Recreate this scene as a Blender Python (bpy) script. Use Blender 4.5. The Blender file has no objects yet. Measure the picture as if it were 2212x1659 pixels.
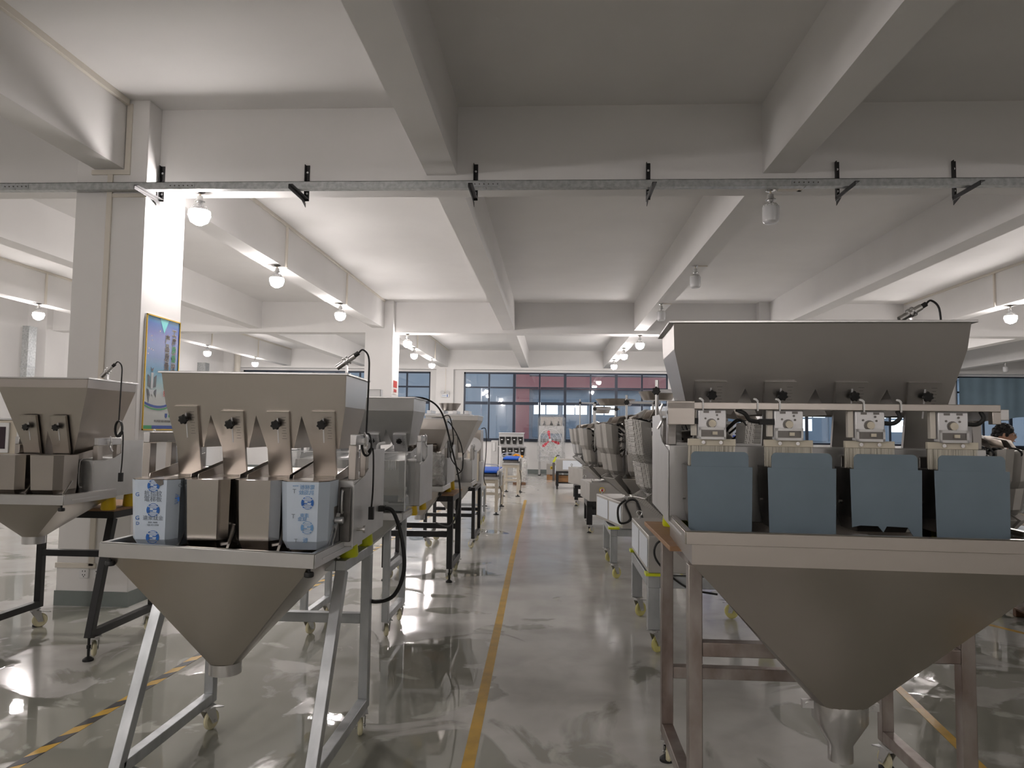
import bpy, bmesh, math, random
from mathutils import Vector, Matrix
random.seed(7)
R = math.radians
PI = math.pi
sc = bpy.context.scene
C = sc.collection

# ------------------------------------------------------------------ camera
CAM_H = 1.6
F_PX, YAW, PITCH, ROLL = 1570.86, 0.056, 0.0636, 0.0137
cam_d = bpy.data.cameras.new('camera')
cam_d.sensor_fit = 'HORIZONTAL'
cam_d.sensor_width = 36.0
cam_d.lens = F_PX / 2212.0 * 36.0
cam_d.clip_start = 0.05
cam_d.clip_end = 300
cam = bpy.data.objects.new('camera', cam_d)
C.objects.link(cam)
fw = Vector((-math.sin(YAW) * math.cos(PITCH), math.cos(YAW) * math.cos(PITCH), math.sin(PITCH)))
rt = Vector((math.cos(YAW), math.sin(YAW), 0))
up = rt.cross(fw)
r2 = math.cos(ROLL) * rt + math.sin(ROLL) * up
u2 = -math.sin(ROLL) * rt + math.cos(ROLL) * up
cam.matrix_world = Matrix(((r2.x, u2.x, -fw.x, 0), (r2.y, u2.y, -fw.y, 0), (r2.z, u2.z, -fw.z, CAM_H), (0, 0, 0, 1)))
sc.camera = cam

# ------------------------------------------------------------------ world (dusk outside) and exposure
w = bpy.data.worlds.new('dusk')
sc.world = w
w.use_nodes = True
w.node_tree.nodes['Background'].inputs[0].default_value = (0.42, 0.49, 0.58, 1)
w.node_tree.nodes['Background'].inputs[1].default_value = 1.5
LAMP = 162.0          # emission strength of a lit bulb
sc.view_settings.view_transform = 'Standard'
sc.view_settings.look = 'None'
sc.view_settings.gamma = 1.0
sc.view_settings.use_curve_mapping = False
sc.view_settings.exposure = 0.84
sc.cycles.max_bounces = 7
sc.cycles.diffuse_bounces = 5
sc.cycles.glossy_bounces = 4
sc.cycles.transmission_bounces = 4
sc.cycles.transparent_max_bounces = 10
sc.cycles.caustics_reflective = False
sc.cycles.caustics_refractive = False
sc.cycles.adaptive_threshold = 0.03
sc.cycles.adaptive_min_samples = 20

# ------------------------------------------------------------------ materials
MATS = {}


def srgb(h):
    h = h.lstrip('#')
    o = []
    for i in (0, 2, 4):
        c = int(h[i:i + 2], 16) / 255
        o.append(c / 12.92 if c <= 0.04045 else ((c + 0.055) / 1.055) ** 2.4)
    return (*o, 1)


def mat(name, col, rough=0.5, metal=0.0, var=0.0, vscale=6.0, stretch=(1, 1, 1), rvar=0.0, bump=0.0, bscale=40,
        emit=0.0, emitc=None, aniso=0.0, col2=None, coat=0.0, spec=0.5):
    if name in MATS:
        return MATS[name]
    m = bpy.data.materials.new(name)
    m.use_nodes = True
    nt = m.node_tree
    b = nt.nodes['Principled BSDF']
    c = srgb(col) if isinstance(col, str) else (*col, 1)
    b.inputs['Base Color'].default_value = c
    b.inputs['Roughness'].default_value = rough
    b.inputs['Metallic'].default_value = metal
    b.inputs['Coat Weight'].default_value = coat
    b.inputs['Specular IOR Level'].default_value = spec
    if emit:
        b.inputs['Emission Color'].default_value = srgb(emitc) if emitc else c
        b.inputs['Emission Strength'].default_value = emit
    if aniso:
        b.inputs['Anisotropic'].default_value = aniso
    if var or rvar or bump or col2:
        tc = nt.nodes.new('ShaderNodeTexCoord')
        mp = nt.nodes.new('ShaderNodeMapping')
        mp.inputs['Scale'].default_value = stretch
        nt.links.new(tc.outputs['Object'], mp.inputs['Vector'])
        nz = nt.nodes.new('ShaderNodeTexNoise')
        nz.inputs['Scale'].default_value = vscale
        nz.inputs['Detail'].default_value = 5
        nt.links.new(mp.outputs[0], nz.inputs['Vector'])
        if var or col2:
            mx = nt.nodes.new('ShaderNodeMix')
            mx.data_type = 'RGBA'
            cb = srgb(col2) if col2 else tuple(max(0, x * (1 - var)) for x in c[:3]) + (1,)
            rp = nt.nodes.new('ShaderNodeMapRange')
            rp.inputs[1].default_value = 0.35
            rp.inputs[2].default_value = 0.68
            nt.links.new(nz.outputs[0], rp.inputs[0])
            nt.links.new(rp.outputs[0], mx.inputs[0])
            mx.inputs[6].default_value = c
            mx.inputs[7].default_value = cb
            nt.links.new(mx.outputs[2], b.inputs['Base Color'])
        if rvar:
            mr = nt.nodes.new('ShaderNodeMapRange')
            mr.inputs[3].default_value = max(0.02, rough - rvar)
            mr.inputs[4].default_value = rough + rvar
            nt.links.new(nz.outputs[0], mr.inputs[0])
            nt.links.new(mr.outputs[0], b.inputs['Roughness'])
        if bump:
            n2 = nt.nodes.new('ShaderNodeTexNoise')
            n2.inputs['Scale'].default_value = bscale
            n2.inputs['Detail'].default_value = 3
            nt.links.new(mp.outputs[0], n2.inputs['Vector'])
            bp = nt.nodes.new('ShaderNodeBump')
            bp.inputs['Strength'].default_value = bump
            bp.inputs['Distance'].default_value = 0.01
            nt.links.new(n2.outputs[0], bp.inputs['Height'])
            nt.links.new(bp.outputs[0], b.inputs['Normal'])
    MATS[name] = m
    return m


def sheer(name, col, opacity, rough=0.1, bump=0.0, bscale=12, gloss=0.12):
    """thin clear sheet: transparent mixed with a glossy and a faint diffuse layer (film, acrylic, panes)"""
    if name in MATS:
        return MATS[name]
    m = bpy.data.materials.new(name)
    m.use_nodes = True
    nt = m.node_tree
    nt.nodes.clear()
    out = nt.nodes.new('ShaderNodeOutputMaterial')
    tr = nt.nodes.new('ShaderNodeBsdfTransparent')
    pr = nt.nodes.new('ShaderNodeBsdfPrincipled')
    pr.inputs['Base Color'].default_value = srgb(col)
    pr.inputs['Roughness'].default_value = rough
    gl = nt.nodes.new('ShaderNodeBsdfGlossy')
    gl.inputs['Roughness'].default_value = rough
    mx = nt.nodes.new('ShaderNodeMixShader')
    mx.inputs[0].default_value = opacity
    nt.links.new(tr.outputs[0], mx.inputs[1])
    nt.links.new(pr.outputs[0], mx.inputs[2])
    m2 = nt.nodes.new('ShaderNodeMixShader')
    m2.inputs[0].default_value = gloss
    nt.links.new(mx.outputs[0], m2.inputs[1])
    nt.links.new(gl.outputs[0], m2.inputs[2])
    nt.links.new(m2.outputs[0], out.inputs[0])
    if bump:
        tc = nt.nodes.new('ShaderNodeTexCoord')
        n2 = nt.nodes.new('ShaderNodeTexNoise')
        n2.inputs['Scale'].default_value = bscale
        n2.inputs['Detail'].default_value = 6
        n2.inputs['Distortion'].default_value = 1.5
        nt.links.new(tc.outputs['Object'], n2.inputs['Vector'])
        bp = nt.nodes.new('ShaderNodeBump')
        bp.inputs['Strength'].default_value = bump
        bp.inputs['Distance'].default_value = 0.05
        nt.links.new(n2.outputs[0], bp.inputs['Height'])
        nt.links.new(bp.outputs[0], pr.inputs['Normal'])
        nt.links.new(bp.outputs[0], gl.inputs['Normal'])
        rp = nt.nodes.new('ShaderNodeMapRange')
        rp.inputs[1].default_value = 0.35
        rp.inputs[2].default_value = 0.7
        rp.inputs[3].default_value = max(0, opacity - .2)
        rp.inputs[4].default_value = min(1, opacity + .25)
        nt.links.new(n2.outputs[0], rp.inputs[0])
        nt.links.new(rp.outputs[0], mx.inputs[0])
    MATS[name] = m
    return m


PAINT = mat('white_paint', (0.80, 0.79, 0.78), 0.75, var=0.04, vscale=1.3, bump=0.05, bscale=30)
PAINTW = mat('wall_paint', (0.82, 0.81, 0.80), 0.7, var=0.04, vscale=1.5)
PLINTH = mat('grey_plinth', '#7d8583', 0.5, var=0.1, vscale=8)
PVC = mat('pvc_white', '#dcd6cb', 0.4)
STEEL = mat('brushed_steel', (0.52, 0.483, 0.445), 0.28, 1.0, var=0.06, vscale=1.6)
STEELM = mat('steel_dark_reflection', (0.37, 0.355, 0.34), 0.34, 1.0, var=0.06, vscale=1.6)  # steel darkened to stand in for dark reflections on the brush weigher
POLISH = mat('polished_steel', (0.52, 0.485, 0.45), 0.19, 1.0)
STEELB = mat('bright_steel', (0.66, 0.655, 0.65), 0.28, 1.0, var=0.08, vscale=4)
STEELG = mat('satin_grey_steel', (0.60, 0.60, 0.595), 0.42, 0.85, var=0.1, vscale=4, rvar=0.06)
STEELD = mat('dark_steel', (0.20, 0.19, 0.18), 0.35, 0.9, var=0.3, vscale=8)
BEAD = mat('beaded_steel', (0.50, 0.485, 0.46), 0.5, 0.8, var=0.08, vscale=6)
GALV = mat('galvanised_tube', (0.47, 0.49, 0.50), 0.42, 0.75, var=0.22, vscale=12, stretch=(1, 1, .4), rvar=0.1)
GALVT = mat('galvanised_sheet', (0.50, 0.52, 0.52), 0.4, 0.7, var=0.3, vscale=26, rvar=0.1)
RUSTY = mat('stained_steel_tube', (0.42, 0.385, 0.36), 0.36, 0.85, vscale=5, stretch=(1, 1, .5), col2='#6e5a50', rvar=0.1)
BLACK = mat('black_paint', (0.012, 0.012, 0.013), 0.4, 0.0, var=0.3, vscale=9)
RUBBER = mat('black_rubber', (0.012, 0.012, 0.012), 0.55)
BRUSHBK = mat('ivory_plastic', '#d8d0bd', 0.5)
BRISTLE = mat('white_bristle', '#d9d4c6', 0.7)
ALU = mat('light_aluminium', (0.74, 0.74, 0.75), 0.4, 0.5)
WHEEL = mat('cream_nylon', '#d9d2b0', 0.45)
WHEELY = mat('yellow_nylon', '#ddd68a', 0.45)
YPAD = mat('yellow_pad', '#e5c01d', 0.4)
YGREEN = mat('lime_pad', '#d7e021', 0.35)
WOOD = mat('plywood', '#a98362', 0.6, var=0.25, vscale=6, stretch=(1, 8, 8))
WOODP = mat('crate_wood', '#b98a5c', 0.65, var=0.3, vscale=5, stretch=(1, 6, 6))
BROWN = mat('brown_wood', '#7a5a43', 0.6, var=0.3, vscale=5, stretch=(6, 1, 6))
FILMB = mat('grey_blue_film', '#71828e', 0.5, var=0.08, vscale=7)
FILMP = mat('printed_film', '#c9d6e4', 0.32, var=0.04, vscale=8)
INK = mat('blue_ink', '#1f62b4', 0.4)
INKL = mat('pale_blue_ink', '#6d9ccb', 0.4)
INKG = mat('grey_ink', '#7c8794', 0.5)
WHITE = mat('white_plastic', '#e6e6e6', 0.4)
PANEL = mat('white_panel', '#dfe6ee', 0.3)
BLUEBELT = mat('blue_belt', '#1d62d6', 0.45)
NAVY = mat('window_frame_navy', '#2c3442', 0.4, 0.3)
RED = mat('red_plastic', '#c0392b', 0.4)
ORANGE = mat('orange_plastic', '#f0a020', 0.4)
BLUEP = mat('blue_connector', '#24357f', 0.4)
BLUER = mat('blue_rack_paint', '#2f55c8', 0.4)
CREAM = mat('cream_tube', '#cfc6b6', 0.45, 0.2)
GOLD = mat('gold_trim', '#c9a648', 0.35, 0.8)
GLASS = sheer('pane_glass', '#40505a', 0.10, 0.02, gloss=0.10)
ACRYL = sheer('clear_acrylic', '#dfe8ea', 0.12, 0.05, gloss=0.10)
WRAP = sheer('clear_film', '#e9e9e6', 0.56, 0.12, bump=0.9, bscale=9, gloss=0.22)
WRAPT = sheer('thin_clear_film', '#e3e6e6', 0.16, 0.10, bump=0.8, bscale=9, gloss=0.12)
BULB_ON = mat('bulb_lit', '#ffffff', 0.4, emit=LAMP, emitc='#fff7f4')
BULB_OFF = mat('bulb_unlit', '#d9dadc', 0.25, coat=0.5)
CHROME = mat('chrome', (0.75, 0.75, 0.75), 0.12, 1.0)

# floor: sealed grey-green concrete with wet patches
FLOOR = bpy.data.materials.new('wet_sealed_floor')
FLOOR.use_nodes = True
_n = FLOOR.node_tree.nodes
_l = FLOOR.node_tree.links
_b = _n['Principled BSDF']
_tc = _n.new('ShaderNodeTexCoord')


def _noise(scale, detail=5, dist=0.0):
    q = _n.new('ShaderNodeTexNoise')
    q.inputs['Scale'].default_value = scale
    q.inputs['Detail'].default_value = detail
    q.inputs['Distortion'].default_value = dist
    _l.new(_tc.outputs['Object'], q.inputs['Vector'])
    return q


def _math(op, a, b=None, clamp=False):
    q = _n.new('ShaderNodeMath')
    q.operation = op
    q.use_clamp = clamp
    for i, v in enumerate((a, b)):
        if v is None:
            continue
        if isinstance(v, (int, float)):
            q.inputs[i].default_value = v
        else:
            _l.new(v, q.inputs[i])
    return q.outputs[0]


def _rng(src, a, b, c, d):
    q = _n.new('ShaderNodeMapRange')
    for i, v in enumerate((a, b, c, d)):
        q.inputs[i + 1].default_value = v
    _l.new(src, q.inputs[0])
    return q.outputs[0]


_sep = _n.new('ShaderNodeSeparateXYZ')
_l.new(_tc.outputs['Object'], _sep.inputs[0])
_ny = _rng(_sep.outputs[1], 4.0, 9.5, 0.075, -0.13)                       # the mopped, wet end of the hall
_nx = _math('ABSOLUTE', _math('SUBTRACT', _sep.outputs[0], 0.55))
_nx = _rng(_nx, 0.3, 1.4, -0.14, 0.03)                                   # the aisle has dried
_big = _noise(1.15, 8, 1.0)
_wet = _math('ADD', _math('ADD', _big.outputs[0], _ny), _nx)
_mask = _rng(_wet, 0.50, 0.53, 0.0, 1.0)
_dirt = _noise(2.6, 7, 0.3)
_fine = _noise(45, 4)
_m1 = _n.new('ShaderNodeMix')
_m1.data_type = 'RGBA'
_m1.inputs[6].default_value = srgb('#c6c5c0')
_m1.inputs[7].default_value = srgb('#b2b0aa')
_l.new(_rng(_dirt.outputs[0], 0.40, 0.72, 0, 1), _m1.inputs[0])
_m2 = _n.new('ShaderNodeMix')
_m2.data_type = 'RGBA'
_m2.inputs[7].default_value = srgb('#94948a')
_l.new(_m1.outputs[2], _m2.inputs[6])
_l.new(_math('MULTIPLY', _mask, 0.9), _m2.inputs[0])
_foam = _noise(2.2, 8, 1.2)
_fmask = _math('MULTIPLY', _rng(_foam.outputs[0], 0.60, 0.66, 0.0, 0.7), _mask)
_m3 = _n.new('ShaderNodeMix')
_m3.data_type = 'RGBA'
_m3.inputs[7].default_value = srgb('#cfcfc6')
_l.new(_m2.outputs[2], _m3.inputs[6])
_l.new(_fmask, _m3.inputs[0])
_l.new(_m3.outputs[2], _b.inputs['Base Color'])
_ro = _n.new('ShaderNodeMix')
_ro.inputs[3].default_value = 0.02
_l.new(_rng(_dirt.outputs[0], 0.3, 0.7, 0.10, 0.19), _ro.inputs[2])
_l.new(_mask, _ro.inputs[0])
_l.new(_ro.outputs[0], _b.inputs['Roughness'])
_b.inputs['Specular IOR Level'].default_value = 0.6
_bp = _n.new('ShaderNodeBump')
_bp.inputs['Strength'].default_value = 0.13
_bp.inputs['Distance'].default_value = 0.012
_hh = _math('ADD', _math('MULTIPLY', _mask, 0.35), _math('MULTIPLY', _noise(1.7, 3, 0.4).outputs[0], 0.8))
_l.new(_math('ADD', _hh, _math('MULTIPLY', _fine.outputs[0], 0.02)), _bp.inputs['Height'])
_l.new(_bp.outputs[0], _b.inputs['Normal'])


# ------------------------------------------------------------------ mesh helpers
class MB:
    def __init__(s):
        s.v = []
        s.f = []

    def add(s, vs, fs):
        o = len(s.v)
        s.v += [tuple(q) for q in vs]
        s.f += [tuple(i + o for i in q) for q in fs]
        return s

    def box(s, x0, x1, y0, y1, z0, z1):
        return s.add([(x0, y0, z0), (x1, y0, z0), (x1, y1, z0), (x0, y1, z0), (x0, y0, z1), (x1, y0, z1), (x1, y1, z1), (x0, y1, z1)],
                     [(0, 3, 2, 1), (4, 5, 6, 7), (0, 1, 5, 4), (1, 2, 6, 5), (2, 3, 7, 6), (3, 0, 4, 7)])

    def obox(s, c, a, b, n):
        """box from centre and three half-extent vectors"""
        c, a, b, n = Vector(c), Vector(a), Vector(b), Vector(n)
        q = [c + a * i + b * j + n * k for k in (-1, 1) for i, j in ((-1, -1), (1, -1), (1, 1), (-1, 1))]
        return s.add(q, [(0, 3, 2, 1), (4, 5, 6, 7), (0, 1, 5, 4), (1, 2, 6, 5), (2, 3, 7, 6), (3, 0, 4, 7)])

    def bar(s, p, q, wd, h=None, upv=(0, 0, 1)):
        p, q = Vector(p), Vector(q)
        h = h or wd
        d = (q - p)
        L = d.length
        d.normalize()
        u = Vector(upv)
        if abs(d.dot(u)) > 0.98:
            u = Vector((0, 1, 0))
        x = d.cross(u).normalized()
        u = x.cross(d)
        return s.obox((p + q) / 2, x * wd / 2, u * h / 2, d * L / 2)

    def cyl(s, p, q, r0, r1=None, n=12, cap=True):
        p, q = Vector(p), Vector(q)
        r1 = r0 if r1 is None else r1
        d = (q - p).normalized()
        u = Vector((0, 0, 1)) if abs(d.z) < 0.9 else Vector((0, 1, 0))
        x = d.cross(u).normalized()
        y = d.cross(x)
        vs = []
        for c, r in ((p, r0), (q, r1)):
            vs += [c + (x * math.cos(2 * PI * i / n) + y * math.sin(2 * PI * i / n)) * r for i in range(n)]
        fs = [(i, (i + 1) % n, n + (i + 1) % n, n + i) for i in range(n)]
        if cap:
            fs += [tuple(range(n - 1, -1, -1)), tuple(range(n, 2 * n))]
        return s.add(vs, fs)

    def tube(s, pts, r, n=6, sm=4, closed=False):
        pts = [Vector(q) for q in pts]
        if sm > 1 and len(pts) > 2:
            o = []
            m = len(pts)
            for i in range(m if closed else m - 1):
                a, b, c, d = (pts[(i - 1) % m] if closed or i else pts[0]), pts[i], pts[(i + 1) % m], (pts[(i + 2) % m] if closed or i + 2 < m else pts[-1])
                for k in range(sm):
                    t = k / sm
                    o.append(0.5 * ((2 * b) + (c - a) * t + (2 * a - 5 * b + 4 * c - d) * t * t + (3 * b - a - 3 * c + d) * t ** 3))
            if not closed:
                o.append(pts[-1])
            pts = o
        m = len(pts)
        vs = []
        px = None
        for i, c in enumerate(pts):
            a = pts[i - 1] if i or closed else pts[0]
            b = pts[(i + 1) % m] if i + 1 < m or closed else pts[-1]
            d = (b - a)
            if d.length < 1e-9:
                d = Vector((0, 0, 1))
            d.normalize()
            if px is None:
                px = d.cross(Vector((0, 0, 1)) if abs(d.z) < .9 else Vector((0, 1, 0))).normalized()
            x = (px - d * px.dot(d))
            x = x.normalized() if x.length > 1e-6 else px
            px = x
            y = d.cross(x)
            vs += [c + (x * math.cos(2 * PI * k / n) + y * math.sin(2 * PI * k / n)) * r for k in range(n)]
        fs = []
        for i in range(m if closed else m - 1):
            j = (i + 1) % m
            fs += [(i * n + k, i * n + (k + 1) % n, j * n + (k + 1) % n, j * n + k) for k in range(n)]
        if not closed:
            fs += [tuple(range(n - 1, -1, -1)), tuple(range((m - 1) * n, m * n))]
        return s.add(vs, fs)

    def loft(s, rings, cap0=True, cap1=True):
        n = len(rings[0])
        vs = [q for r in rings for q in r]
        fs = []
        for i in range(len(rings) - 1):
            fs += [(i * n + k, i * n + (k + 1) % n, (i + 1) * n + (k + 1) % n, (i + 1) * n + k) for k in range(n)]
        if cap0:
            fs.append(tuple(range(n - 1, -1, -1)))
        if cap1:
            fs.append(tuple(range((len(rings) - 1) * n, len(rings) * n)))
        return s.add(vs, fs)

    def lathe(s, prof, c=(0, 0, 0), n=20, cap0=True, cap1=True):
        return s.loft([[(c[0] + r * math.cos(2 * PI * k / n), c[1] + r * math.sin(2 * PI * k / n), c[2] + z) for k in range(n)] for r, z in prof], cap0, cap1)

    def sheet(s, pts, t):
        """polygon of any outline, given thickness along its normal (or the vector t)"""
        p = [Vector(q) for q in pts]
        if isinstance(t, (int, float)):
            nn = Vector((0, 0, 0))
            for i in range(len(p)):
                nn += p[i].cross(p[(i + 1) % len(p)])
            t = nn.normalized() * t
        t = Vector(t)
        n = len(p)
        return s.add(p + [q + t for q in p], [tuple(range(n - 1, -1, -1)), tuple(range(n, 2 * n))] + [(i, (i + 1) % n, n + (i + 1) % n, n + i) for i in range(n)])

    def mesh(s, name, ang=35):
        me = bpy.data.meshes.new(name)
        me.from_pydata(s.v, [], s.f)
        bm = bmesh.new()
        bm.from_mesh(me)
        bmesh.ops.recalc_face_normals(bm, faces=bm.faces)
        bm.to_mesh(me)
        bm.free()
        me.polygons.foreach_set('use_smooth', [True] * len(me.polygons))
        me.set_sharp_from_angle(angle=R(ang))
        return me

    def build(s, name, m, parent=None, bevel=0.0, ang=35):
        me = s.mesh(name, ang)
        me.materials.append(m)
        o = bpy.data.objects.new(name, me)
        C.objects.link(o)
        if parent:
            o.parent = parent
        if bevel:
            bv = o.modifiers.new('bevel', 'BEVEL')
            bv.width = bevel
            bv.segments = 2
            bv.limit_method = 'ANGLE'
            bv.angle_limit = R(40)
        return o


def tag(o, label=None, cat=None, group=None, kind=None):
    if label:
        o['label'] = label
    if cat:
        o['category'] = cat
    if group:
        o['group'] = group
    if kind:
        o['kind'] = kind
    return o


def thing(name, label, cat, loc=(0, 0, 0), rot=0.0, group=None):
    o = bpy.data.objects.new(name, None)
    o.empty_display_size = 0.1
    C.objects.link(o)
    o.location = loc
    o.rotation_euler = (0, 0, rot)
    return tag(o, label, cat, group)


def struct(mb, name, m, bevel=0.0, label=None):
    o = mb.build(name, m, None, bevel)
    o['kind'] = 'structure'
    o['label'] = label or 'plain white painted ' + name.replace('_', ' ') + ' of the factory hall'
    return o


def inst(src, parent, loc=(0, 0, 0), rot=(0, 0, 0), name=None):
    """another object of the same mesh"""
    o = bpy.data.objects.new(name or src.name.split('.')[0], src.data)
    C.objects.link(o)
    o.parent = parent
    o.location = loc
    o.rotation_euler = rot
    for md in src.modifiers:
        if md.type == 'BEVEL':
            b = o.modifiers.new('bevel', 'BEVEL')
            b.width, b.segments, b.limit_method, b.angle_limit = md.width, md.segments, md.limit_method, md.angle_limit
    return o


def copy_tree(o, parent=None):
    c = o.copy()
    C.objects.link(c)
    c.parent = parent
    for ch in o.children:
        copy_tree(ch, c)
    return c


def text(body, size, m, parent, loc, rot=(PI / 2, 0, 0), name='lettering', sx=1.0, space=1.0, off=0.0):
    cu = bpy.data.curves.new('t', 'FONT')
    cu.body = body
    cu.size = size
    cu.align_x = 'CENTER'
    cu.align_y = 'CENTER'
    cu.space_line = space
    cu.resolution_u = 2
    cu.extrude = 0.0003
    cu.offset = off
    ob = bpy.data.objects.new('t', cu)
    C.objects.link(ob)
    bpy.context.view_layer.update()
    me = bpy.data.meshes.new_from_object(ob.evaluated_get(bpy.context.evaluated_depsgraph_get()))
    bpy.data.objects.remove(ob)
    bpy.data.curves.remove(cu)
    me.materials.clear()
    me.materials.append(m)
    o = bpy.data.objects.new(name, me)
    C.objects.link(o)
    o.parent = parent
    o.location = loc
    o.rotation_euler = rot
    o.scale = (sx, 1, 1)
    return o


# ------------------------------------------------------------------ the hall
XL, XR, YN, YW, ZC = -12.6, 20.0, -8.0, 27.42, 4.587
ZX, ZB = 3.86, 3.94
o = struct(MB().box(XL - .3, XR + .3, YN - .3, YW + .3, -0.2, 0), 'floor', FLOOR, label='grey-green sealed concrete floor with wet glossy patches')
struct(MB().box(XL - .3, XR + .3, YN - .3, YW + .3, ZC, ZC + .2), 'ceiling', PAINT)
struct(MB().box(XL - .3, XL, YN, YW, 0, ZC), 'wall_left', PAINTW)
struct(MB().box(XR, XR + .3, YN, YW, 0, ZC), 'wall_right', PAINTW)
struct(MB().box(XL, XR, YN - .3, YN, 0, ZC), 'wall_front', PAINTW)
# back wall, built round its window openings
WIN = [(-11.96, -4.65), (-3.37, 4.31), (5.4, 13.4), (14.75, 19.6)]
WZ0, WZ1 = 1.22, 3.79
mb = MB()
mb.box(XL, XR, YW, YW + .3, 0, WZ0).box(XL, XR, YW, YW + .3, WZ1, ZC)
xs = [XL] + [q for a in WIN for q in a] + [XR]
for i in range(0, len(xs), 2):
    mb.box(xs[i], xs[i + 1], YW, YW + .3, WZ0, WZ1)
struct(mb, 'wall_back', PAINTW)
struct(MB().box(XL, XR, YW - .012, YW, 0, .15), 'baseboard_back', PLINTH, label='dark grey painted skirting band along the window wall')
struct(MB().box(XL, XL + .012, YN, YW, 0, .15), 'baseboard_left', PLINTH, label='dark grey painted skirting band along the left wall')

for wi, (a, b) in enumerate(WIN):
    W = bpy.data.objects.new('window_%d' % (wi + 1), None)
    C.objects.link(W)
    W.location = (0, YW + .1, 0)
    tag(W, ['navy framed factory window behind the white columns', 'long navy framed window of square panes above the aisle', 'navy framed window behind the big brush weigher', 'navy framed window hung with blue curtain cloth'][wi], None, None, 'structure')
    n = max(2, round((b - a) / .96))
    st = (b - a) / n
    zz = [WZ0, 2.62, 3.215, WZ1]
    fr = MB()
    fr.box(a, b, -.04, .04, WZ0, WZ0 + .07).box(a, b, -.04, .04, WZ1 - .06, WZ1)
    fr.box(a, a + .06, -.04, .04, WZ0, WZ1).box(b - .06, b, -.04, .04, WZ0, WZ1)
    fr.build('frame', NAVY, W)
    for i in range(1, n):
        t_ = .05 if i % 2 == 0 else .03
        MB().box(a + i * st - t_, a + i * st + t_, -.035, .035, WZ0 + .06, WZ1 - .05).build('mullion', NAVY, W)
    for z in zz[1:3]:
        h = .055 if z < 3 else .03
        for i in range(n):
            MB().box(a + i * st + .04, a + (i + 1) * st - .04, -.03, .03, z - h, z + h).build('glazing_bar', NAVY, W)
    src = {}
    for i in range(n):
        for k in range(3):
            key = k
            if key not in src:
                src[key] = MB().box(-st / 2 + .02, st / 2 - .02, -.004, .004, zz[k] + .02, zz[k + 1] - .02).build('pane', GLASS, W)
                src[key].location = (a + (i + .5) * st, 0, 0)
            else:
                inst(src[key], W, (a + (i + .5) * st, 0, 0))
    MB().box(a - .03, b + .03, -.16, -.04, WZ0 - .04, WZ0).build('window_sill', NAVY, W)

# the building across the yard
ext = thing('opposite_building', 'factory building with dark red bands and lit windows seen through the long window', 'building', (0, 44, 0))
MB().box(-40, 50, 0, .5, -3, 14).build('wall', mat('render_grey', '#97a4b0', 0.8, var=.1, vscale=.4), ext)
MREDW = mat('brick_red_render', '#9a5a5e', 0.8)
for x in (-2.2, 21.5):
    MB().box(x, x + .8, -.35, 0, -3, 14).build('pillar', MREDW, ext)
MB().box(-2.2, 22.3, -.4, -.0, 4.1, 4.85).build('band', MREDW, ext)
MB().box(-2.2, 22.3, -.4, -.0, 7.2, 8.0).build('band', MREDW, ext)
MB().box(-1.4, 50, -.25, 0, 4.95, 5.5).build('ledge', mat('pale_render', '#c3c8cf', .8), ext)
LITW = mat('lit_office_glass', '#eaf6ff', .4, emit=1.6, emitc='#e8f6ff')
LITW.cycles.emission_sampling = 'NONE'
DUSKW = mat('dusk_glass', '#6d8193', .15)
for i in range(14):
    x = -1.2 + i * 1.75
    f = MB().box(x, x + 1.6, -.06, 0, 1.2, 3.5).build('window', DUSKW, ext)
    if i % 7 != 3:
        MB().box(x + .08, x + .76, -.08, -.06, 2.6, 3.3).build('pane', LITW, f)
        MB().box(x + .84, x + 1.52, -.08, -.06, 2.6, 3.3).build('pane', LITW, f)
        if i > 3:
            MB().box(x + .08, x + .76, -.08, -.06, 1.8, 2.5).build('pane', LITW, f)
struct(MB().box(-45, 55, YW + .5, 46, -.6, -.4), 'ground_outside', mat('yard', '#70757a', .9), label='grey yard between the two factory buildings')

# beams: long beams run along the aisle, cross beams span the hall
YX = [(-3.87, -3.49), (6.53, 6.91), (16.87, 17.25), (27.08, 27.42)]
BX = [-10.1, -7.09, -4.08, -1.04, 2.01, 5.05, 8.1, 11.15, 14.2, 17.2]
for i, (a, b) in enumerate(YX):
    struct(MB().box(XL, XR, a, b, ZX, ZC), 'cross_beam', PAINT, label='white concrete cross beam spanning the hall between columns')
ys = [(YN, -3.87), (-3.49, 6.53), (6.91, 16.87), (17.25, 27.08)]
for x in BX:
    for a, b in ys:
        struct(MB().box(x - .14, x + .14, a, b, ZB, ZC), 'ceiling_beam', PAINT, label='white concrete beam running lengthwise under the ceiling')
for x0, x1 in ((-4.384, -3.726), (4.66, 5.38), (13.87, 14.53), (-12.9, -12.12)):
    for y in (-4.1, 6.32, 16.66):
        c = struct(MB().box(x0, x1, y, y + .71, 0, ZC), 'column', PAINT, .006, 'square white painted concrete column')
        k = MB().box(x0 - .008, x1 + .008, y - .008, y + .718, 0, .13).build('painted_base', PLINTH, c)
    struct(MB().box(x0, x1, 27.1, 27.42, 0, ZC), 'column', PAINT, .006, 'square white painted concrete column')
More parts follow.
